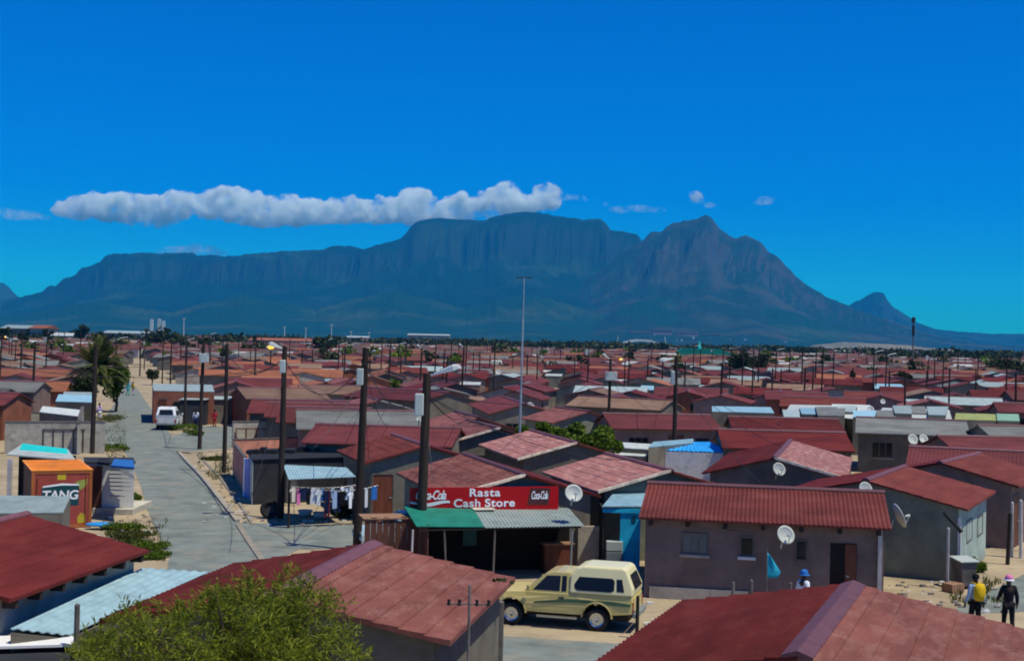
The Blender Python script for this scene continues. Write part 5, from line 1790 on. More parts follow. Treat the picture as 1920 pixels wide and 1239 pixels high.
p = G(1655, 1166, 2.85)
o = MB().path([(-.22, 0, .03), (-.08, .05, .04), (.06, -.02, .05), (.2, .04, .04)], [.03, .05, .045, .02], 6).build('roof_scrap', 'pole_grey', loc=(p.x, p.y, p.z + .05))
tag(o, 'grey scrap of sheet lying on the pink slope at the bottom corner', 'scrap')
# ---------------------------------------------------------------- poles, lines
dG = lambda x, y: G(x, y).y
pole('lamp', (801, 700), base=(786, 1078), r=.17, label='dark leaning pole with street lamp and pale box in front of the store', box=(778, 738, 794, 779), lamp=(862, 688))
pole('bare', (686, 652), base=(669, 1032), r=.15, label='tallest dark bare pole with hanging white box by the cross street', box=(669, 691, 681, 722))
pole('lit', (534, 650), base=(525, 972), r=.13, label='dark pole with lit yellow street lamp beside the washing canopy', box=(525, 675, 535, 699), lamp=(504, 645), lit=True, lr=1.25)
pole('p4', (426, 645), base=(420, 886), r=.12, label='plain dark pole at the end of the salmon pink wall', mat_='pole')
pole('p5', (382, 640), base=(374, 842), r=.13, label='dark pole with white box standing on the sandy corner by the road', box=(374, 663, 391, 680))
pole('p6', (180, 645), base=(173, 850), r=.15, label='dark pole standing before the palm tree by the block walls')
pole('p7', (66, 640), base=(60, 780), r=.12, label='dark pole at the white tin roof behind the block walls')
pole('p8', (350, 648), base=(346, 800), r=.11, label='thin dark pole between the white pickup and the shacks')
pole('blue', (1268, 668), base=(1263, 895), r=.14, label='dark pole standing behind the bright blue roof', box=(1258, 696, 1265, 721), lamp=(1237, 676))
pole('boxed', (1145, 672), base=(1140, 824), r=.13, label='dark pole with white box near its top behind the green bush', box=(1135, 697, 1157, 713), lamp=(1130, 664))
FAR = [(870, 650, 864, 768, 1), (791, 652, 786, 760, 1), (834, 655, 826, 765, 0), (840, 668, 834, 770, 0), (1354, 680, 1351, 790, 2), (1449, 690, 1446, 776, 0), (1510, 690, 1507, 772, 0), (1525, 690, 1522, 772, 0), (1698, 700, 1695, 810, 0), (1781, 690, 1778, 800, 0),
       (1905, 698, 1904, 805, 0), (731, 655, 727, 745, 2), (1008, 668, 1006, 748, 0), (989, 665, 987, 740, 0), (1172, 676, 1170, 752, 1), (1243, 677, 1240, 752, 0), (694, 660, 692, 735, 2), (643, 660, 641, 725, 0), (567, 655, 564, 715, 0), (586, 655, 585, 712, 0),
       (508, 655, 506, 722, 1), (395, 650, 392, 715, 0), (30, 640, 27, 705, 0), (18, 635, 16, 690, 1), (42, 642, 40, 700, 0), (322, 640, 319, 725, 0), (306, 645, 304, 722, 0), (264, 650, 262, 705, 0), (900, 660, 898, 730, 0), (888, 660, 886, 725, 0),
       (919, 665, 917, 720, 0), (962, 668, 960, 718, 0), (1215, 675, 1213, 745, 0), (1368, 690, 1366, 752, 0), (1465, 692, 1463, 752, 0), (1643, 695, 1641, 760, 0), (1668, 695, 1666, 765, 0), (1738, 695, 1736, 770, 0), (1830, 690, 1829, 762, 0), (1600, 690, 1598, 748, 0),
       (1285, 678, 1283, 755, 0), (752, 660, 750, 735, 0), (1078, 670, 1076, 738, 0), (1104, 672, 1102, 735, 0), (1300, 684, 1298, 735, 0), (1415, 694, 1413, 745, 0), (470, 655, 469, 705, 0), (448, 650, 446, 700, 0), (340, 645, 338, 700, 0), (98, 645, 96, 690, 0), (120, 645, 118, 688, 0)]
cnt = {}
for i, (x0, y0, x1, y1, k) in enumerate(sorted(FAR, key=lambda r: -r[3])):
    s_ = strip(x0)
    n = cnt.get((s_, 'p'), 0)
    cnt[(s_, 'p')] = n + 1
    pole('f%d' % i, (x0, y0), base=(x1, y1), r=.10 + .02 * (i % 2), label=f'thin distant pole, {ordinal(n)} back, {s_}', lamp=(x0 - 9, y0 - 5) if k == 1 else ((x0 + 9, y0 - 3) if k == 2 else None), group='distant street poles', lit=k == 1 and i % 2 == 0, lr=2.)
# lamps burning by day, far off
# aerial mast
b = atD(974, 800, 70.5)
b.z = 0
tp = atD(983, 520, 70.5)
t = thing('aerial_mast', 'very tall thin grey aerial mast reaching in front of the mountain', 'aerial mast', b)
v = tp - b
MB().path([(0, 0, 0), v * .45, v * .455, v * .8, v * .805, v], [.07, .06, .05, .045, .03, .025], 7).build('shaft', 'steel', t)
MB().box(v.x - .42, v.x + .42, v.y - .02, v.y + .02, v.z - .05, v.z - .0).build('boom', 'darkmetal', t)
for i in range(5):
    x = v.x - .4 + .2 * i
    MB().tube((x, v.y - .3, v.z + .01), (x, v.y + .3, v.z + .01), .012, n=5).build('element', 'darkmetal', t)
# floodlight mast, far away
b = atD(1711, 690, 520)
b.z = 0
tp = atD(1713, 600, 520)
t = thing('floodlight_mast', 'very tall distant floodlight mast standing up before the sloping mountain foot', 'floodlight mast', b)
v = tp - b
MB().tube((0, 0, 0), v, .32, .18, 10).build('shaft', 'pole_grey', t)
MB().lathe([(.2, -1.2), (.75, -.8), (.8, .9), (.25, 1.1)], 10, T=Matrix.Translation(v)).build('lamp_ring', 'darkmetal', t)
MB().tube(v + Vector((0, 0, -6)), v + Vector((0, 0, -2)), .5, .5, 10).build('antenna_panel', 'pole', t)

W = lambda k, dz=0: POLES[k][1] + (POLES[k][1] - POLES[k][0]).normalized() * dz
for (a, b, sg, lb) in (('lit', 'bare', 1.4, 'dark cable sagging from the lit lamp pole to the tallest bare pole'), ('bare', 'lamp', 1.1, 'dark cable sagging from the tallest bare pole to the store lamp pole'), ('lit', 'p5', 1.2, 'cable from the lit lamp pole to the boxed corner pole'),
                       ('p4', 'lit', .9, 'cable from the plain pole at the pink wall to the lit lamp pole'), ('p5', 'p6', 1.0, 'cable crossing the main road to the pole by the palm tree'), ('boxed', 'blue', .8, 'cable between the box-topped pole and the blue roof pole'),
                       ('p8', 'p5', .5, 'short cable between the thin pole and the boxed corner pole'), ('lamp', 'boxed', 1.6, 'long cable from the store lamp pole towards the box-topped pole')):
    wire(W(a, -.5), W(b, -.45), sg, lb, .018)
wire(atD(673, 722, POLES['bare'][0].y - .3), G(590, 838, 2.6), .15, 'pale service wire slanting from the hanging box to the pink wall', .014, 'wirepale', 'service wires')
wire(W('lit', -1.2), G(468, 940, 1.9), .3, 'thin service wire dropping from the lit lamp pole to the black shack', .010, 'cable', 'service wires')
wire(W('lamp', -1.0), G(812, 905, 2.8), .1, 'pale service wire dropping beside the lamp pole to the store roof', .012, 'wirepale', 'service wires')
wire(W('bare', -1.2), G(692, 860, 2.6), .25, 'dark service wire dropping from the tallest bare pole to the reddish gabled house', .010, 'cable', 'service wires')
wire(atD(-80, 668, 70), W('p4', -.9), .5, 'thin cable running from the picture edge to the plain pole by the pink wall', .014)
wire(atD(-80, 672, 58), W('lit', -.9), .6, 'thin cable running from the picture edge to the lit lamp pole', .014)
wire(G(1190, 948, 2.6), G(1420, 1000, 2.2), .1, 'thin wire drooping across the front of the mauve house', .008, 'cable', 'service wires')
for (pk_, hs, lb) in (('bare', s5, 'wine-red house'), ('bare', s8, 'long grey roof'), ('lamp', s6, 'farther pink-sloped house'), ('lamp', s7, 'closer pink-sloped house'), ('lamp', s1, 'glinting house by the mast'), ('lamp', s2, 'glinting pink roof by the store'), ('lit', s9, 'tan roof'),
                     ('lit', s8, 'long grey roof'), ('p5', sh, 'brick shop'), ('boxed', h14, 'broad wine-red roof'), ('boxed', s14, 'house at the green bush'), ('boxed', h15, 'dull tan roof'), ('blue', h7, 'shiny pink slope'), ('blue', h8, 'broad dark red roof'), ('blue', h4, 'long mauve house'), ('blue', h14, 'broad wine-red roof'), ('bare', s15, 'big wine-red roof')):
    q = hs.location.copy()
    d_ = hs.get('dims')
    q.z = d_[2] + .05 if d_ else 3.
    wire(W(pk_, -.7), q, .55, f'thin service wire from the {dict(bare="tallest bare", lamp="store lamp", lit="lit lamp", p5="boxed corner", boxed="box-topped", blue="blue roof")[pk_]} pole to the {lb}', .013, 'cable', 'service wires')
# posts
for (x0, y0, x1, y1, r, m_, lb) in ((145, 1134, 143, 1200, .06, 'pole_grey', 'stout grey post poking up beside the willow tree'), (1196, 1118, 1194, 1196, .05, 'pole', 'dark post right behind the rear of the cream pickup'), (1375, 1092, 1373, 1150, .05, 'pole_grey', 'grey fence post before the mauve house, first from the pickup'),
                                    (1409, 1088, 1407, 1150, .05, 'pole_grey', 'grey fence post before the mauve house, second from the pickup'), (1482, 1093, 1480, 1150, .05, 'pole_grey', 'grey fence post before the mauve house, beside the blue-capped person'), (1894, 962, 1889, 1058, .08, 'pole', 'dark stout post leaning by the purple wall'),
                                    (1898, 942, 1897, 1044, .06, 'pale_pipe', 'pale verandah post, inner one at the purple house'), (1914, 938, 1914, 1046, .07, 'pale_pipe', 'pale verandah post, outer one at the purple house'), (1778, 990, 1776, 1104, .055, 'pale_pipe', 'pale pipe standing at the corner of the grey-green house'),
                                    (938, 1128, 934, 1244, .11, 'pole_grey', 'thick dark post under the pink roof edge near the pickup')):
    b = G(x1, y1)
    if y1 > 1190 and x1 < 300:
        b = atD(x1, y1, 26.5)
        b.z = 0
    tp = atD(x0, y0, b.y)
    o = thing('post', lb, 'post', b)
    v = tp - b
    MB().tube((0, 0, 0), v, r, r * .9, 8).build('shaft', m_, o)
    MB().tube(v, v + Vector((0, 0, .03)), r * .9, r * .5, 8).build('cap', m_, o)
b = atD(877, 1239, 22.)
b.z = 0
tp = atD(881, 1096, 22.)
t = thing('wire_post', 'thin grey post with a row of black insulators before the pink roof', 'post', b)
v = tp - b
MB().tube((0, 0, 0), v, .035, .022, 7).build('shaft', 'pole_grey', t)
z = (atD(878, 1132, 22.) - b).z
MB().box(v.x - .37, v.x + .34, v.y - .012, v.y + .012, z - .012, z + .012).build('crossarm', 'pole_grey', t)
for dx in (-.33, -.16, .12, .31):
    MB().lathe([(.001, -.05), (.03, -.045), (.022, 0), (.03, .05), (.001, .055)], 8, T=Matrix.Translation((v.x + dx, v.y, z + .02))).build('insulator', 'black', t)
p = G(1778, 975, 2.2)
o = thing('gutter_spout', 'dark spout slanting from the corner of the grey-green house', 'gutter', p)
MB().tube((-.22, -.2, .28), (.30, -.28, -.28), .06, .055, 8).build('pipe', 'black', o)
MB().tube((.30, -.28, -.28), (.34, -.285, -.34), .075, .075, 8).build('lip', 'black', o)
# flag
p = G(1437, 1150)
t = thing('flag', 'limp turquoise flag on a thin stick before the mauve house', 'flag', (p.x, p.y, 0))
zt = atD(1437, 1028, p.y).z
MB().tube((0, 0, 0), (-.02, 0, zt), .018, .014, 6).build('stick', 'pole_grey', t)
fb = MB()
gx, gz = 8, 8
vs = []
for i in range(gx + 1):
    for j in range(gz + 1):
        a, c = i / gx, j / gz
        wdt = .42 * (1 - abs(c - .72) * .9)
        vs.append((-.01 + wdt * a, .05 * math.sin(a * 7 + c * 2) * a, zt - .10 - .75 * c - .18 * a * (1 - c)))
fs = []
for i in range(gx):
    for j in range(gz):
        q = i * (gz + 1) + j
        fs.append((q, q + 1, q + gz + 2, q + gz + 1))
fb.add(vs, fs)
o = fb.build('cloth', 'cl_turq', t, smooth=True)
so_ = o.modifiers.new('thick', 'SOLIDIFY')
so_.thickness = .012
# bin
p = G(1811, 1104)
t = thing('wheelie_bin', 'grey wheelie bin with pale lid beside the grey-green house', 'bin', (p.x, p.y + .2, 0), .25)
mb = MB()
vs = []
for z, a in ((.08, .23), (.92, .31)):
    for x, y in ((-a, -a), (a, -a), (a, a), (-a, a)):
        vs.append((x, y, z))
mb.add(vs, [(0, 3, 2, 1), (4, 5, 6, 7), (0, 1, 5, 4), (1, 2, 6, 5), (2, 3, 7, 6), (3, 0, 4, 7)])
mb.build('body', 'pole_grey', t, bevel=.03)
MB().slab([(-.36, -.36, .93), (.36, -.36, .93), (.36, .36, 1.02), (-.36, .36, 1.02)], .05).build('lid', 'boxgrey', t, bevel=.02, fix=True)
for sx in (-.24, .24):
    MB().lathe([(.001, -.03), (.1, -.03), (.1, .03), (.001, .03)], 12, T=Matrix.Translation((sx, .24, .1)) @ Matrix.Rotation(PI / 2, 4, 'Y')).build('wheel', 'black', t)
MB().tube((-.25, .36, .95), (.25, .36, .95), .02, n=6).build('handle', 'black', t)
p = G(1785, 1108)
tag(MB().box(-.25, .3, -.2, .25, 0, .28).build('cardboard_box', 'wood', loc=(p.x, p.y - .1, 0), rz=.5, bevel=.01), 'brown cardboard box on the sand beside the wheelie bin', 'box')
p = G(960, 1092, 2.55)
tag(bush((p.x - .25, p.y + .1), .30, .2, .12, 'black', 'leaf_dark', 60, .1, .1, 5, 'black_rag', cat='rag'), 'black rag lying on the tip of the pink roof by the pickup')
bpy.data.objects['black_rag'].location.z = 2.5

# ---------------------------------------------------------------- trees and plants
# feathery willow close to the viewer
rg = random.Random(21)
Dw = 20.5
def wpt(px, py, dd=0.):
    return atD(px, py, Dw + dd)
base = wpt(440, 1300)
base.z = 0
t = thing('willow_tree', 'feathery yellow-green willow tree in front of the red-roofed house', 'tree', base)
cl = []
for (px, py, r_) in ((200, 1190, 55), (250, 1165, 50), (180, 1235, 60), (300, 1175, 55), (345, 1150, 50), (395, 1125, 52), (445, 1105, 48), (480, 1098, 40), (530, 1100, 40), (580, 1098, 40), (622, 1112, 40), (640, 1170, 45), (655, 1220, 40), (560, 1140, 60), (500, 1150, 65), (440, 1170, 65), (380, 1195, 65),
                     (310, 1225, 60), (250, 1235, 60), (590, 1200, 60), (520, 1215, 70), (450, 1230, 70), (610, 1250, 60), (380, 1260, 70), (280, 1290, 80), (480, 1300, 90), (600, 1310, 70), (180, 1290, 70)):
    for k in range(2):
        c = wpt(px + rg.uniform(-15, 15) - 6, py + 16 + rg.uniform(-12, 12), rg.uniform(-1.1, 1.1)) - base
        q = r_ * Dw / F * rg.uniform(.6, .95)
        cl.append((c.x, c.y, c.z, q, q * 1.3, q * .85))
for (px, py) in ((235, 1125), (300, 1105), (410, 1075), (420, 1085), (470, 1060), (545, 1055), (590, 1065), (355, 1115), (620, 1085), (215, 1140), (270, 1120), (395, 1095)):
    c = wpt(px - 6, py + 30, rg.uniform(-.6, .6)) - base
    cl.append((c.x, c.y, c.z, .10, .12, .24))
mb = MB()
tot = sum(c[3] * c[4] * c[5] for c in cl)
NL = 33000
for c in cl:
    k = max(130, int(NL * c[3] * c[4] * c[5] / tot))
    if c[3] < .12:
        k = 70
    # twigs with leaves in sprays
    for _ in range(k // 9):
        d = Vector((rg.gauss(0, 1), rg.gauss(0, 1), rg.gauss(0, 1))).normalized()
        q = rg.random() ** .4
        p = Vector((c[0] + d.x * c[3] * q, c[1] + d.y * c[4] * q, c[2] + d.z * c[5] * q))
        tw = (d * .6 + Vector((rg.gauss(0, .4), rg.gauss(0, .4), rg.uniform(-.2, .8)))).normalized()
        for j in range(9):
            pp = p + tw * (j - 4) * .022
            a = (tw * .5 + Vector((rg.gauss(0, .6), rg.gauss(0, .6), rg.gauss(0, .6)))).normalized()
            b_ = a.cross(Vector((rg.gauss(0, 1), rg.gauss(0, 1), rg.gauss(0, 1)))).normalized()
            l = rg.uniform(.08, .16)
            w2 = rg.uniform(.014, .028)
            mb.add([pp, pp + a * l * .5 + b_ * w2 / 2, pp + a * l, pp + a * l * .5 - b_ * w2 / 2], [(0, 1, 2, 3)])
mb.build('crown', 'leaf', t)
tb = MB()
top_ = Vector((0, 0, 2.6))
tb.path([(0, 0, 0), (.1, 0, 1.2), top_], [.16, .13, .10], 9)
for c in cl[::2]:
    q = Vector(c[:3])
    tb.path([top_ - Vector((0, 0, rg.uniform(0, .8))), top_.lerp(q, .5) + Vector((0, 0, -.1)), q], [.05, .03, .008], 5)
tb.build('trunk', 'bark', t)

# palm
pb = G(170, 772)
t = thing('palm_tree', 'big date palm with drooping fronds beside the main road', 'palm tree', pb)
zt = atD(183, 688, pb.y).z
tb = MB()
tb.path([(0, 0, 0), (.15, 0, zt * .5), (.6, 0, zt)], [.38, .30, .34], 10)
tb.build('trunk', 'bark', t)
rg = random.Random(5)
fb = MB()
px_m = pb.y / F
for i in range(95):
    az = rg.uniform(0, 2 * PI)
    el = rg.uniform(-.5, 1.4)
    ln = rg.uniform(3.0, 4.1)
    d = Vector((math.cos(az) * math.cos(el), math.sin(az) * math.cos(el), math.sin(el)))
    pts = []
    for k in range(9):
        s_ = k / 8
        pts.append(Vector((.6, 0, zt)) + d * ln * s_ + Vector((0, 0, -1.5 * s_ ** 2.2 * math.cos(max(el, 0)))))
    fb.path(pts, [.03 * (1 - .8 * k / 8) for k in range(9)], 4)
    for k in range(1, 9):
        for jj in range(3):
            p = pts[k - 1].lerp(pts[k], jj / 3)
            tg = (pts[k] - pts[k - 1]).normalized()
            sd_ = tg.cross(Vector((0, 0, 1)) if abs(tg.z) < .95 else Vector((1, 0, 0))).normalized()
            for sgn in (1, -1):
                dr_ = (sd_ * sgn + tg * .8 + Vector((0, 0, -.25))).normalized()
                l = .55 * math.sin(PI * min(.95, .15 + .8 * k / 8)) + .1
                fb.add([p, p + dr_ * l * .5 + tg * .07, p + dr_ * l, p + dr_ * l * .5 - tg * .07], [(0, 1, 2, 3)])
fb.build('crown', 'frond', t)


def tree_px(px, ytop, ybase, rpx, label, D=None, zbot=None, **kw):
    b = G(px, ybase) if D is None else atD(px, ybase, D)
    z = atD(px, ytop, b.y).z
    r_ = rpx * b.y / F
    return tree(px, (b.x, b.y), z, r_, label, zbot=zbot, **kw)


tree_px(217, 676, 772, 36, 'bushy green tree leaning over the road beside the palm', leafm='leaf_bright', n=3400, ln=.34, wd=.2, seed=3, zbot=.9)
tree_px(155, 700, 775, 30, 'dark bushy tree under the palm fronds', leafm='leaf_dark', n=1800, ln=.32, wd=.18, seed=4, zbot=.8)
tree_px(285, 690, 722, 14, 'small dark tree by the road before the brick shop', leafm='leaf_dark', n=900, ln=.35, wd=.22, seed=6, zbot=.6)
b = G(1075, 850)
for i, (x, y, r_, D_, lb) in enumerate(((1004, 780, 46, 74, 'green bush-like tree behind the store roofs, smallest of three crowded by the mast'), (1056, 777, 56, 75, 'green bush-like tree, tallest of three crowded behind the glinting pink roofs'), (1116, 790, 54, 72, 'green bush-like tree, lowest of three crowded beside the box-topped pole'))):
    tree_px(x, y, 842, r_, lb, leafm='leaf_bright', n=9000, ln=.24, wd=.15, seed=8 + i, zbot=.6, D=D_)
tree_px(585, 702, 735, 26, 'bright green bushy tree beyond the tan roof near the lit lamp', leafm='leaf_bright', n=1200, ln=.4, wd=.25, seed=10, zbot=.6)
tree_px(728, 712, 745, 22, 'green tree beyond the big wine-red roof, farther half', leafm='leaf_bright', n=900, ln=.4, wd=.25, seed=11, zbot=.6)
tree_px(775, 718, 748, 24, 'green tree beyond the big wine-red roof, next to a pole', leafm='leaf_bright', n=900, ln=.4, wd=.25, seed=12, zbot=.6)
tree_px(1385, 658, 712, 26, 'round bushy dark tree beside the green-spired church', n=1300, ln=.7, wd=.5, seed=13, zbot=1.5)
tree_px(1422, 660, 712, 24, 'round bushy dark tree, second of the pair near the church', n=1100, ln=.7, wd=.5, seed=14, zbot=1.5)
tree_px(1880, 672, 716, 34, 'spreading dark tree above the tan roofs at the far edge', n=1300, ln=.7, wd=.5, seed=15, zbot=2.5)
tree_px(1598, 686, 742, 7, 'slim dark conifer among the far red roofs', n=600, ln=.5, wd=.3, seed=16, zbot=.5)
tree_px(1697, 695, 740, 14, 'dark round-headed tree behind the pole among white shacks', n=700, ln=.5, wd=.3, seed=17, zbot=2)
for i, (x, y0, y1, r_) in enumerate(((290, 614, 656, 26), (322, 616, 656, 22), (150, 604, 648, 14), (90, 612, 650, 10), (45, 622, 652, 12), (8, 608, 650, 14), (600, 632, 668, 16), (620, 640, 668, 12), (385, 632, 660, 14), (188, 620, 652, 16), (345, 636, 664, 12), (1110, 668, 690, 14), (1180, 658, 684, 8))):
    tree_px(x, y0, y1, r_, f'far dark tree, {ORD[i]} among those spread along the town skyline', n=420, ln=1.6, wd=1.1, seed=30 + i, zbot=1.5, group='far skyline trees')
# weeds
for i, (x, y, rx, ry, h) in enumerate(((205, 790, 1.6, 2.4, .7), (212, 846, 1.1, 1.2, .5), (222, 992, 1.2, .8, .32), (248, 1008, 1.0, .8, .34), (272, 1030, .8, .8, .30), (288, 1046, .6, .5, .24), (238, 1028, .8, .7, .32), (345, 806, 1.4, 1.4, .6), (360, 816, 1.0, .8, .5), (395, 862, .8, .6, .3), (250, 940, .3, .5, .4), (1833, 1072, .3, .3, .5))):
    p = G(x, y)
    bush((p.x, p.y), rx, ry, h, f'patch of green weeds, {ORD[i]} counting up from the palm side of the road', 'leaf_bright' if i % 3 else 'grass', 1300, .15, .06, 50 + i, 'weed_clump', 'roadside weed clumps', 'weeds')
# litter on the verge: one scatter
rg = random.Random(77)
mb = MB()
for i in range(420):
    x, y = rg.choice([(rg.uniform(180, 300), rg.uniform(965, 1050)), (rg.uniform(380, 470), rg.uniform(860, 985)), (rg.uniform(470, 960), rg.uniform(975, 985)), (rg.uniform(1200, 1900), rg.uniform(1090, 1190)), (rg.uniform(1660, 1900), rg.uniform(1090, 1150))])
    p = G(x, y)
    s_ = rg.uniform(.02, .09)
    mb.box(p.x - s_, p.x + s_, p.y - s_ * .7, p.y + s_ * .7, 0, s_ * .8, mi=rg.choice((0, 0, 1, 2)))
tag(mb.build('litter', ['kerb', 'pole_grey', 'white']), kind='stuff')
# wispy grass along the verges
mb = MB()
for i in range(5200):
    x, y = rg.choice([(rg.uniform(195, 315), rg.uniform(972, 1052)), (rg.uniform(370, 440), rg.uniform(850, 900)), (rg.uniform(1780, 1900), rg.uniform(1085, 1130)), (rg.uniform(196, 236), rg.uniform(770, 860))])
    if fbm(x * .03, y * .05, 7.) < .02:
        continue
    p = G(x, y)
    a = rg.uniform(0, 2 * PI)
    h = rg.uniform(.06, .22)
    q = Vector((math.cos(a) * .02, math.sin(a) * .02, 0))
    mb.add([p - q, p + q, p + Vector((rg.gauss(0, .05), rg.gauss(0, .05), h))], [(0, 1, 2)])
tag(mb.build('grass', 'grass'), kind='stuff')
# ---------------------------------------------------------------- the rest of the township, row after row
rg = random.Random(99)


def free(x, y, r):
    for (a, b, c) in FOOT:
        if (x - a) ** 2 + (y - b) ** 2 < (r + c) ** 2 * .8:
            return False
    return True


ROADC = [G(*p) for p in ((440, 1060), (330, 900), (270, 800), (255, 745), (250, 700))]


def on_road(x, y):
    for a, b in zip(ROADC, ROADC[1:]):
        if min(a.y, b.y) - 2 <= y <= max(a.y, b.y) + 2:
            f_ = (y - a.y) / (b.y - a.y)
            if abs(x - (a.x + (b.x - a.x) * f_)) < 6.5:
                return True
    return y > ROADC[-1].y and y < 420 and abs(x - (ROADC[-1].x - (y - ROADC[-1].y) * .27)) < 5


cands = []
beside = []
cell = 9.4
for j in range(8, 130):
    y0 = j * cell
    if y0 < 84:
        continue
    half = y0 * 1920 / F / 2 * 1.3 + 14
    nx_ = int(2 * half / cell)
    for i in range(nx_):
        x = -half + (i + .5) * cell + rg.uniform(-1.3, 1.3) + (j % 2) * 3
        y = y0 + rg.uniform(-1.6, 1.6)
        # cross streets every sixth row
        if j % 6 == 0 and rg.random() < .75:
            continue
        if on_road(x, y) or not free(x, y, 3.6):
            continue
        px, py = proj((x, y, 2.8))
        if px < -30 or px > 1950:
            beside.append((y, x))
            continue
        if y < 100 or (px < 470 and y < 122):
            continue
        cands.append((y, x, px, py))
cands.sort()
near_, far_ = cands[:268], cands[268:]
COLS = {'roof_red': 'dark red', 'roof_wine': 'wine red', 'roof_terra': 'terracotta', 'roof_tan': 'tan', 'roof_grey': 'grey', 'roof_rust': 'brick red', 'tin': 'bare tin', 'roof_pink': 'pale pink'}


def pick(px, D, r):
    if px < 330 and D > 190:
        t = [('roof_grey', .35), ('roof_tan', .3), ('roof_terra', .15), ('roof_wine', .1), ('tin', .1)]
    elif px < 640:
        t = [('roof_terra', .34), ('roof_wine', .22), ('roof_rust', .14), ('roof_tan', .14), ('roof_grey', .12), ('tin', .04)] if D > 120 else [('roof_wine', .4), ('roof_terra', .2), ('roof_rust', .2), ('roof_grey', .2)]
    else:
        t = [('roof_wine', .38), ('roof_red', .16), ('roof_rust', .16), ('roof_terra', .08), ('roof_tan', .07), ('roof_grey', .10), ('tin', .05)]
    x = r.random() * sum(k for _, k in t)
    for n_, k in t:
        x -= k
        if x <= 0:
            return n_
    return t[0][0]


WALLS = ['w_grey', 'w_mauve', 'w_green', 'w_tan', 'w_brick', 'w_grey', 'w_mauve']
num = {}
for (y, x, px, py) in near_:
    rc = pick(px, y, rg)
    ang = rg.choice([0, 0, PI / 2]) + (-.22 if px < 900 else .2) + rg.uniform(-.08, .08)
    L, w_ = rg.uniform(6.2, 8.2), rg.uniform(2.6, 3.1)
    d = Vector((math.sin(ang), math.cos(ang), 0)) * L / 2
    if rg.random() < .5 and abs(math.sin(ang)) < .6:
        pass
    A, B = Vector((x, y, 0)) - d, Vector((x, y, 0)) + d
    key = (strip(px), COLS[rc])
    n = num.get(key, 0)
    num[key] = n + 1
    lb = f'{COLS[rc]} roofed small house, {ordinal(n)} such back, {strip(px)}'
    zr = rg.uniform(2.95, 3.3)
    t = house(A, B, w_, zr, zr - rg.uniform(.65, .85), rg.choice(WALLS), (rc, rc if rg.random() < .8 or rc == 'tin' else 'roof_pink'), lb, group='township houses in rows', ridge=y < 150, oh=.3)
    FOOT.pop()
    if y < 170:
        window(t, 'E', -1.2, 1.0, 1., .85, bars=0)
        window(t, 'S', .8, 1.0, .8, .8, bars=0)
# lean-to extras between the houses
k = 0
for (y, x, px, py) in near_[::5]:
    if k >= 40:
        break
    wx, wy = rg.uniform(2.2, 3.4), rg.uniform(2, 3)
    cx, cyy = x + rg.choice((-4.6, 4.6)), y + rg.uniform(-1, 1)
    if on_road(cx, cyy) or (proj((cx, cyy, 1))[0] < 470 and cyy < 150) or not free(cx, cyy, 1.):
        continue
    m_ = rg.choice(['tin', 'tin', 'tin_white', 'tin_blue', 'roof_tan'])
    px2, _ = proj((cx, cyy, 2))
    key = (strip(px2), 'backyard')
    n = num.get(key, 0)
    num[key] = n + 1
    shack(rect(cx, cyy, wx, wy, rg.uniform(-.3, .3)), 2.0, 2.3, rg.choice(WALLS), m_, f'little backyard lean-to, {ordinal(n)} back, {strip(px2)}', group='backyard lean-tos', over=.1)
    k += 1

# everything beyond reads as one mass of roofs
def island_ramp(name, stops, rough=.75):
    m, nt, p = new_mat(name)
    g = N(nt, 'ShaderNodeNewGeometry')
    r = N(nt, 'ShaderNodeValToRGB')
    r.color_ramp.interpolation = 'CONSTANT'
    els = r.color_ramp.elements
    while len(els) < len(stops):
        els.new(.5)
    for e, (pos, c) in zip(els, stops):
        e.position, e.color = pos, (*c, 1)
    nt.links.new(g.outputs['Random Per Island'], r.inputs[0])
    nt.links.new(r.outputs[0], p.inputs['Base Color'])
    p.inputs['Roughness'].default_value = rough
    p.inputs['Specular IOR Level'].default_value = .2
    return m


M['far_roof'] = island_ramp('far_roofs', [(0, (.105, .030, .028)), (.24, (.14, .045, .032)), (.40, (.22, .09, .046)), (.50, (.14, .085, .06)), (.64, (.08, .075, .07)), (.76, (.16, .16, .15)), (.86, (.11, .034, .036)), (.95, (.42, .44, .42))])
M['far_wall'] = island_ramp('far_walls', [(0, (.11, .10, .10)), (.3, (.19, .165, .14)), (.6, (.27, .245, .21)), (.75, (.19, .22, .22)), (.9, (.45, .43, .40))])
mb = MB()


def far_house(x, y, ang, L, w_, zr, ze, z0=0):
    T = Matrix.Translation((x, y, z0)) @ Matrix.Rotation(-ang, 4, 'Z')
    hw, hl = w_ - .3, L / 2 - .2
    q = [(-hw, 0), (hw, 0), (hw, ze), (0, zr - .1), (-hw, ze)]
    vs = [T @ Vector((a, -hl, z)) for a, z in q] + [T @ Vector((a, hl, z)) for a, z in q]
    mb.add(vs, [(0, 1, 2, 3, 4), (9, 8, 7, 6, 5)] + [(i, i + 5, (i + 1) % 5 + 5, (i + 1) % 5) for i in range(5)], 1)
    q = [(-w_, ze - .05), (0, zr), (w_, ze - .05), (w_, ze - .15), (0, zr - .1), (-w_, ze - .15)]
    vs = [T @ Vector((a, -L / 2, z)) for a, z in q] + [T @ Vector((a, L / 2, z)) for a, z in q]
    mb.add(vs, [tuple(range(6)), tuple(range(11, 5, -1))] + [(i, i + 6, (i + 1) % 6 + 6, (i + 1) % 6) for i in range(6)], 0)


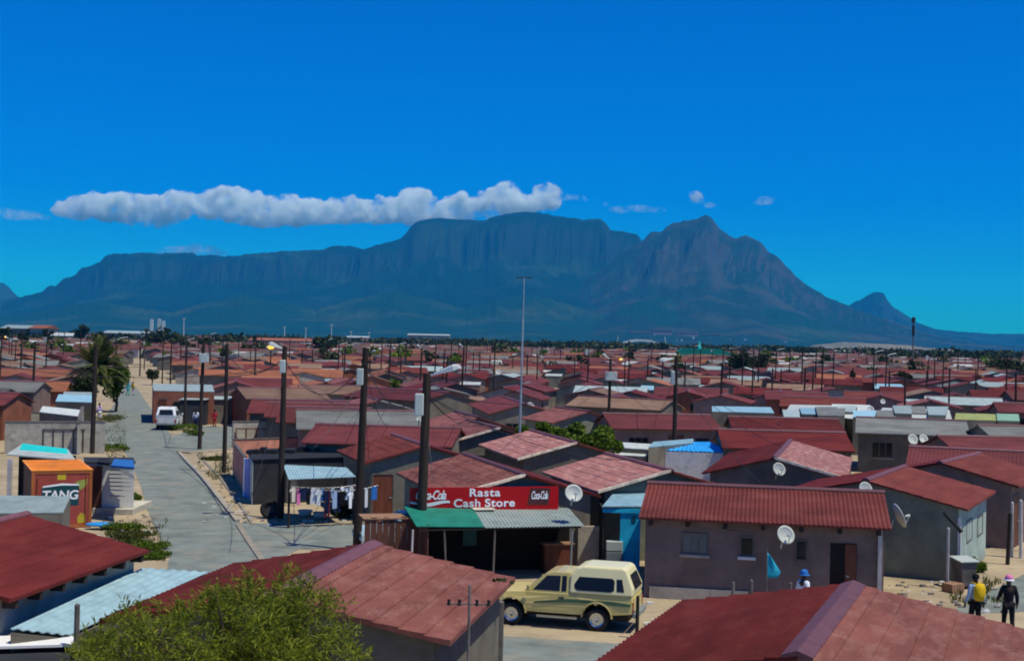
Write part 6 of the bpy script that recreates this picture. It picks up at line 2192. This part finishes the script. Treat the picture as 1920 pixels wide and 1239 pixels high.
for (y, x, px, py) in far_:
    zr = rg.uniform(2.9, 3.7)
    far_house(x, y, rg.choice([0, PI / 2, PI / 2]) + rg.uniform(-.25, .25), rg.uniform(6, 9), rg.uniform(2.6, 3.4), zr, zr - .8)
for (y, x) in beside:
    zr = rg.uniform(2.9, 3.5)
    far_house(x, y, rg.choice([0, PI / 2, PI / 2]) + rg.uniform(-.2, .2), rg.uniform(6, 8), rg.uniform(2.6, 3.2), zr, zr - .8)
for i in range(2600):
    D = 1200 + 3800 * rg.random() ** 1.3
    px = rg.uniform(-40, 1960)
    if fbm(px * .01, D * .002, 2.) < -.12:
        continue
    p = atD(px, 640, D)
    s_ = rg.uniform(1.0, 1.9)
    far_house(p.x, D, rg.uniform(-.3, .3) + rg.choice([0, PI / 2]), 8 * s_, 3.6 * s_, 3.2 * s_, 2.2 * s_)
tag(mb.build('distant_houses', ['far_roof', 'far_wall']), kind='stuff')
# suburbs on the lower mountain slopes: pale specks
mb = MB()
for i in range(800):
    px = rg.choice([rg.gauss(130, 130), rg.gauss(100, 110), rg.gauss(150, 90), rg.gauss(640, 50), rg.gauss(200, 120), rg.uniform(0, 1750)])
    D = rg.uniform(6450, 7900 if px < 420 else 7000)
    if fbm(px * .03, D * .003, 11.) < -.05:
        continue
    z0 = hill_z(px, D)
    p = atD(px, 640, D)
    s_ = rg.uniform(2.5, 6)
    mb.box(p.x - s_, p.x + s_, D - s_ * .7, D + s_ * .7, z0 - 6, z0 + s_ * rg.uniform(.9, 1.6), mi=rg.choice((0, 0, 0, 1)))
M['speck'] = island_ramp('suburb_walls', [(0, (.55, .56, .54)), (.4, (.38, .37, .35)), (.75, (.24, .2, .18))])
tag(mb.build('hillside_suburb', ['speck', 'speck']), kind='stuff')

# far tree belt
mb = MB()
mb2 = MB()
for i in range(430):
    px = rg.choice([rg.uniform(740, 1560), rg.uniform(740, 1560), rg.uniform(1560, 1920), rg.uniform(-20, 740)])
    D = rg.uniform(1000, 1700) if 740 < px < 1560 else rg.uniform(800, 2400)
    p = atD(px, 640, D)
    r_ = rg.uniform(5, 11)
    h = rg.uniform(5.5, 9.5) if px > 740 else rg.uniform(4.5, 9)
    leaves(mb, [(p.x, D, h * .55, r_ * 1.5, r_, h * .5)], 70, 3.2, 2.4, rg)
tag(mb.build('far_trees', 'leaf_dark'), kind='stuff')

rt = random.Random(5)
for i in range(170):
    D = 300 * (4.2 ** rt.random())
    px = rt.uniform(-20, 1940)
    p = atD(px, 640, D)
    if on_road(p.x, D):
        continue
    r_ = rt.uniform(1.0, 2.2) * (1 + D / 900)
    h = rt.uniform(3.2, 6.2)
    leaves(mb2, [(p.x, D, h * .6, r_, r_, h * .42), (p.x + r_ * .6, D, h * .5, r_ * .7, r_ * .7, h * .4)], 90, .9 + D / 900, .6 + D / 1300, rt, mi=1 if i % 3 == 0 else 0)
    mb2.path([(p.x, D, 0), (p.x, D, h * .5)], [.2, .12], 5)
tag(mb2.build('scattered_trees', ['leaf_dark', 'leaf_bright']), kind='stuff')

# landmarks on the plain
def block(x0, x1, ytop, D, dep, wall, roof, label, name, cat, hroof=1.2, vents=0, wins=8):
    a, b = atD(x0, ytop, D), atD(x1, ytop, D)
    t = thing(name, label, cat, ((a.x + b.x) / 2, D, 0))
    hw, h = (b.x - a.x) / 2, (a.z + b.z) / 2
    MB().box(-hw, hw, 0, dep, 0, h - hroof).build('wall', wall, t)
    r = MB()
    r.add([(-hw - 1, -1, h - hroof), (hw + 1, -1, h - hroof), (hw + 1, dep / 2, h), (-hw - 1, dep / 2, h), (-hw - 1, dep + 1, h - hroof), (hw + 1, dep + 1, h - hroof)], [(0, 1, 2, 3), (3, 2, 5, 4), (0, 3, 4), (1, 5, 2)])
    r.build('roof', roof, t)
    for i in range(wins):
        x = -hw + 2 * hw * (i + .5) / wins
        MB().box(x - hw / wins * .45, x + hw / wins * .45, -.15, -.01, (h - hroof) * .35, (h - hroof) * .7).build('window', 'glass', t)
    return t


block(466, 592, 634, 900, 40, 'w_tan', 'roof_terra', 'very long low building with bright red-orange roof on the far plain', 'long_hall', 'hall', 1.6)
block(190, 278, 620, 1100, 40, 'w_tan', 'tin', 'long white warehouse on the skyline by the spreading dark trees', 'warehouse', 'warehouse', 2.)
block(94, 138, 624, 950, 30, 'w_tan', 'tin_white', 'smaller white-roofed shed on the skyline near the palm', 'warehouse', 'warehouse', 2.)
block(2, 50, 609, 1000, 30, 'w_grey', 'tin', 'pale-roofed shed at the far edge of the skyline', 'warehouse', 'warehouse', 2.5)
block(56, 84, 609, 1000, 30, 'w_tan', 'roof_terra', 'orange-roofed shed on the skyline beside a pale-roofed one', 'warehouse', 'warehouse', 2.5)
block(764, 842, 626, 3400, 60, 'w_grey', 'boxgrey', 'long white hospital-like block standing above the dark tree belt', 'white_block', 'building', 3., wins=14)
block(650, 690, 630, 3300, 50, 'w_grey', 'boxgrey', 'small white block on the skyline below the flat summit', 'white_block', 'building', 3., wins=6)
for i, (x, y) in enumerate(((284, 599), (298, 598), (306, 602))):
    t = thing('tower_block', f'pale tower block, {ORD[i]} of three clustered at the foot of the ridge', 'tower block', (atD(x, y, 4600).x, 4600, 0), 0, 'pale tower blocks')
    h = atD(x, y, 4600).z
    MB().box(-5, 5, 0, 9, 0, h).build('wall', 'boxgrey', t)
    MB().box(-2, 2, 3, 7, h, h + 2).build('lift_housing', 'boxgrey', t)
# stadium with arched roof and two raking masts
D = 2600
a, b = atD(1156, 652, D), atD(1251, 652, D)
t = thing('stadium', 'pale arched stadium roof with raking masts above the dark tree belt', 'stadium', ((a.x + b.x) / 2, D, 0))
hw = (b.x - a.x) / 2
mb = MB()
n = 20
vs, fs = [], []
for i in range(n + 1):
    s_ = i / n * 2 - 1
    z = 3 + 13 * (1 - s_ * s_)
    vs += [(s_ * hw, 0, z), (s_ * hw, 0, z - 3.5), (s_ * hw, 40, z), (s_ * hw, 40, z - 3.5)]
for i in range(n):
    q = i * 4
    fs += [(q, q + 4, q + 5, q + 1), (q + 2, q + 3, q + 7, q + 6), (q, q + 2, q + 6, q + 4), (q + 1, q + 5, q + 7, q + 3)]
mb.add(vs, fs)
mb.build('arched_roof', 'boxgrey', t, fix=True)
MB().box(-hw, hw, 10, 36, 0, 3).build('stand', 'w_grey', t)
for sx, lean in ((-hw, 3), (hw, -5)):
    MB().tube((sx, 5, 0), (sx + lean, 5, 22), .9, .6, 6).build('mast', 'boxgrey', t)
# church with green copper spire
D = 640
p = atD(1315, 660, D)
t = thing('church', 'church with green roof and slim green spire among far roofs', 'church', (p.x, D, 0))
k = D / F
MB().prism([(-12, 0), (14, 0), (14, 4.0), (8, 6.2), (-9, 6.2), (-12, 4.0)], lambda z: 4.).build('roof', 'tin_green', t, fix=True)
MB().box(-10, 12, -4.6, 4.6, 0, 3.2).build('wall', 'w_tan', t)
zt = atD(1312, 646, D).z
MB().tube((-1, 0, 4), (-1, 0, zt - 3.2), 1.5, 1.3, 8).build('tower', 'w_green', t)
MB().lathe([(1.5, zt - 3.2), (1.0, zt - 2.), (.5, zt), (.001, zt + 2.2)], 10, T=Matrix.Translation((-1, 0, 0))).build('spire', 'turq', t)
for i in range(4):
    MB().box(-8 + i * 5, -6.5 + i * 5, -4.7, -4.58, .9, 2.3).build('window', 'glass', t)
# red earth patches below the pointed peak: long red-roofed blocks
for i, (x0, x1, y) in enumerate(((1180, 1222, 621), (1222, 1262, 618), (1266, 1312, 622), (1316, 1352, 625))):
    D = 6900
    z = hill_z((x0 + x1) / 2, D)
    c = atD((x0 + x1) / 2, y, D)
    t = thing('campus_building', f'long red-roofed building, {ORD[i]} of four in line at the mountain foot', 'building', (c.x, D, 0), 0, 'red-roofed buildings at the mountain foot')
    hw = (x1 - x0) / 2 * D / F * .9
    MB().box(-hw, hw, 0, 30, 0, max(c.z - 6, 4)).build('wall', 'w_pink', t)
    MB().box(-hw - 2, hw + 2, -2, 32, max(c.z - 6, 4), max(c.z, 8)).build('roof', 'roof_terra', t)
# tall thin light masts on the far plain
for i, x in enumerate((533, 573, 621, 658, 692, 344)):
    b = atD(x, 640, 1300)
    h = atD(x, (614, 616, 610, 622, 624, 598)[i], 1300).z
    t = thing('light_mast', f'thin pale light mast, {ORD[i]} of those standing on the far plain', 'light mast', (b.x, 1300, 0), 0, 'light masts on the far plain')
    MB().tube((0, 0, 0), (0, 0, h), .5, .3, 6).build('shaft', 'boxgrey', t)
    MB().box(-1.2, 1.2, -.3, .3, h, h + .7).build('lamp_head', 'boxgrey', t)
# lamps left burning in daylight

# thin street poles all over the township
rp = random.Random(31)
spots = []
while len(spots) < 80:
    D = 150 * (4.5 ** rp.random())
    px = rp.uniform(0, 1920)
    p = atD(px, 640, D)
    if abs(p.x - 0) < 1e9 and all(abs(px - q[0]) > 9 for q in spots):
        spots.append((px, D, p.x))
cnt2 = {}
for i, (px, D, x) in enumerate(sorted(spots, key=lambda q: q[1])):
    s_ = strip(px)
    n = cnt2.get(s_, 0)
    cnt2[s_] = n + 1
    t = thing('street_pole', f'slim dark street pole far off, {ordinal(n)} back, {s_}', 'street pole', (x, D, 0), 0, 'slim street poles of the far rows')
    h = rp.uniform(6.6, 7.9)
    MB().tube((0, 0, 0), (.15, 0, h), .09 + D / 9000, .07 + D / 10000, 6).build('shaft', 'pole', t)
    if i % 9 == 0:
        MB().box(-.3, .1, -.15, .15, h - 1.5, h - .8).build('meter_box', 'boxgrey', t)
    elif i % 4 == 1:
        MB().path([(.15, 0, h - .1), (.6, 0, h + .15), (1.4, 0, h + .3)], .04 + D / 14000, 5).build('lamp_arm', 'lampgrey', t)

# cables strung from pole to pole across the rows
ps_ = sorted([(q[0], q[1]) for q in spots if q[1] < 380])
cn = {}
for (xa, Da), (xb, Db) in zip(ps_, ps_[1:]):
    if abs(Da - Db) > 90 or abs(xa - xb) > 130:
        continue
    a_, b_ = atD(xa, 640, Da), atD(xb, 640, Db)
    s_ = strip((xa + xb) / 2)
    n = cn.get(s_, 0)
    cn[s_] = n + 1
    wire((a_.x, Da, 6.6), (b_.x, Db, 6.6), .9, f'faint cable between far street poles, {ordinal(n)} of its kind, {s_}', .02, 'cable', 'far overhead cables')
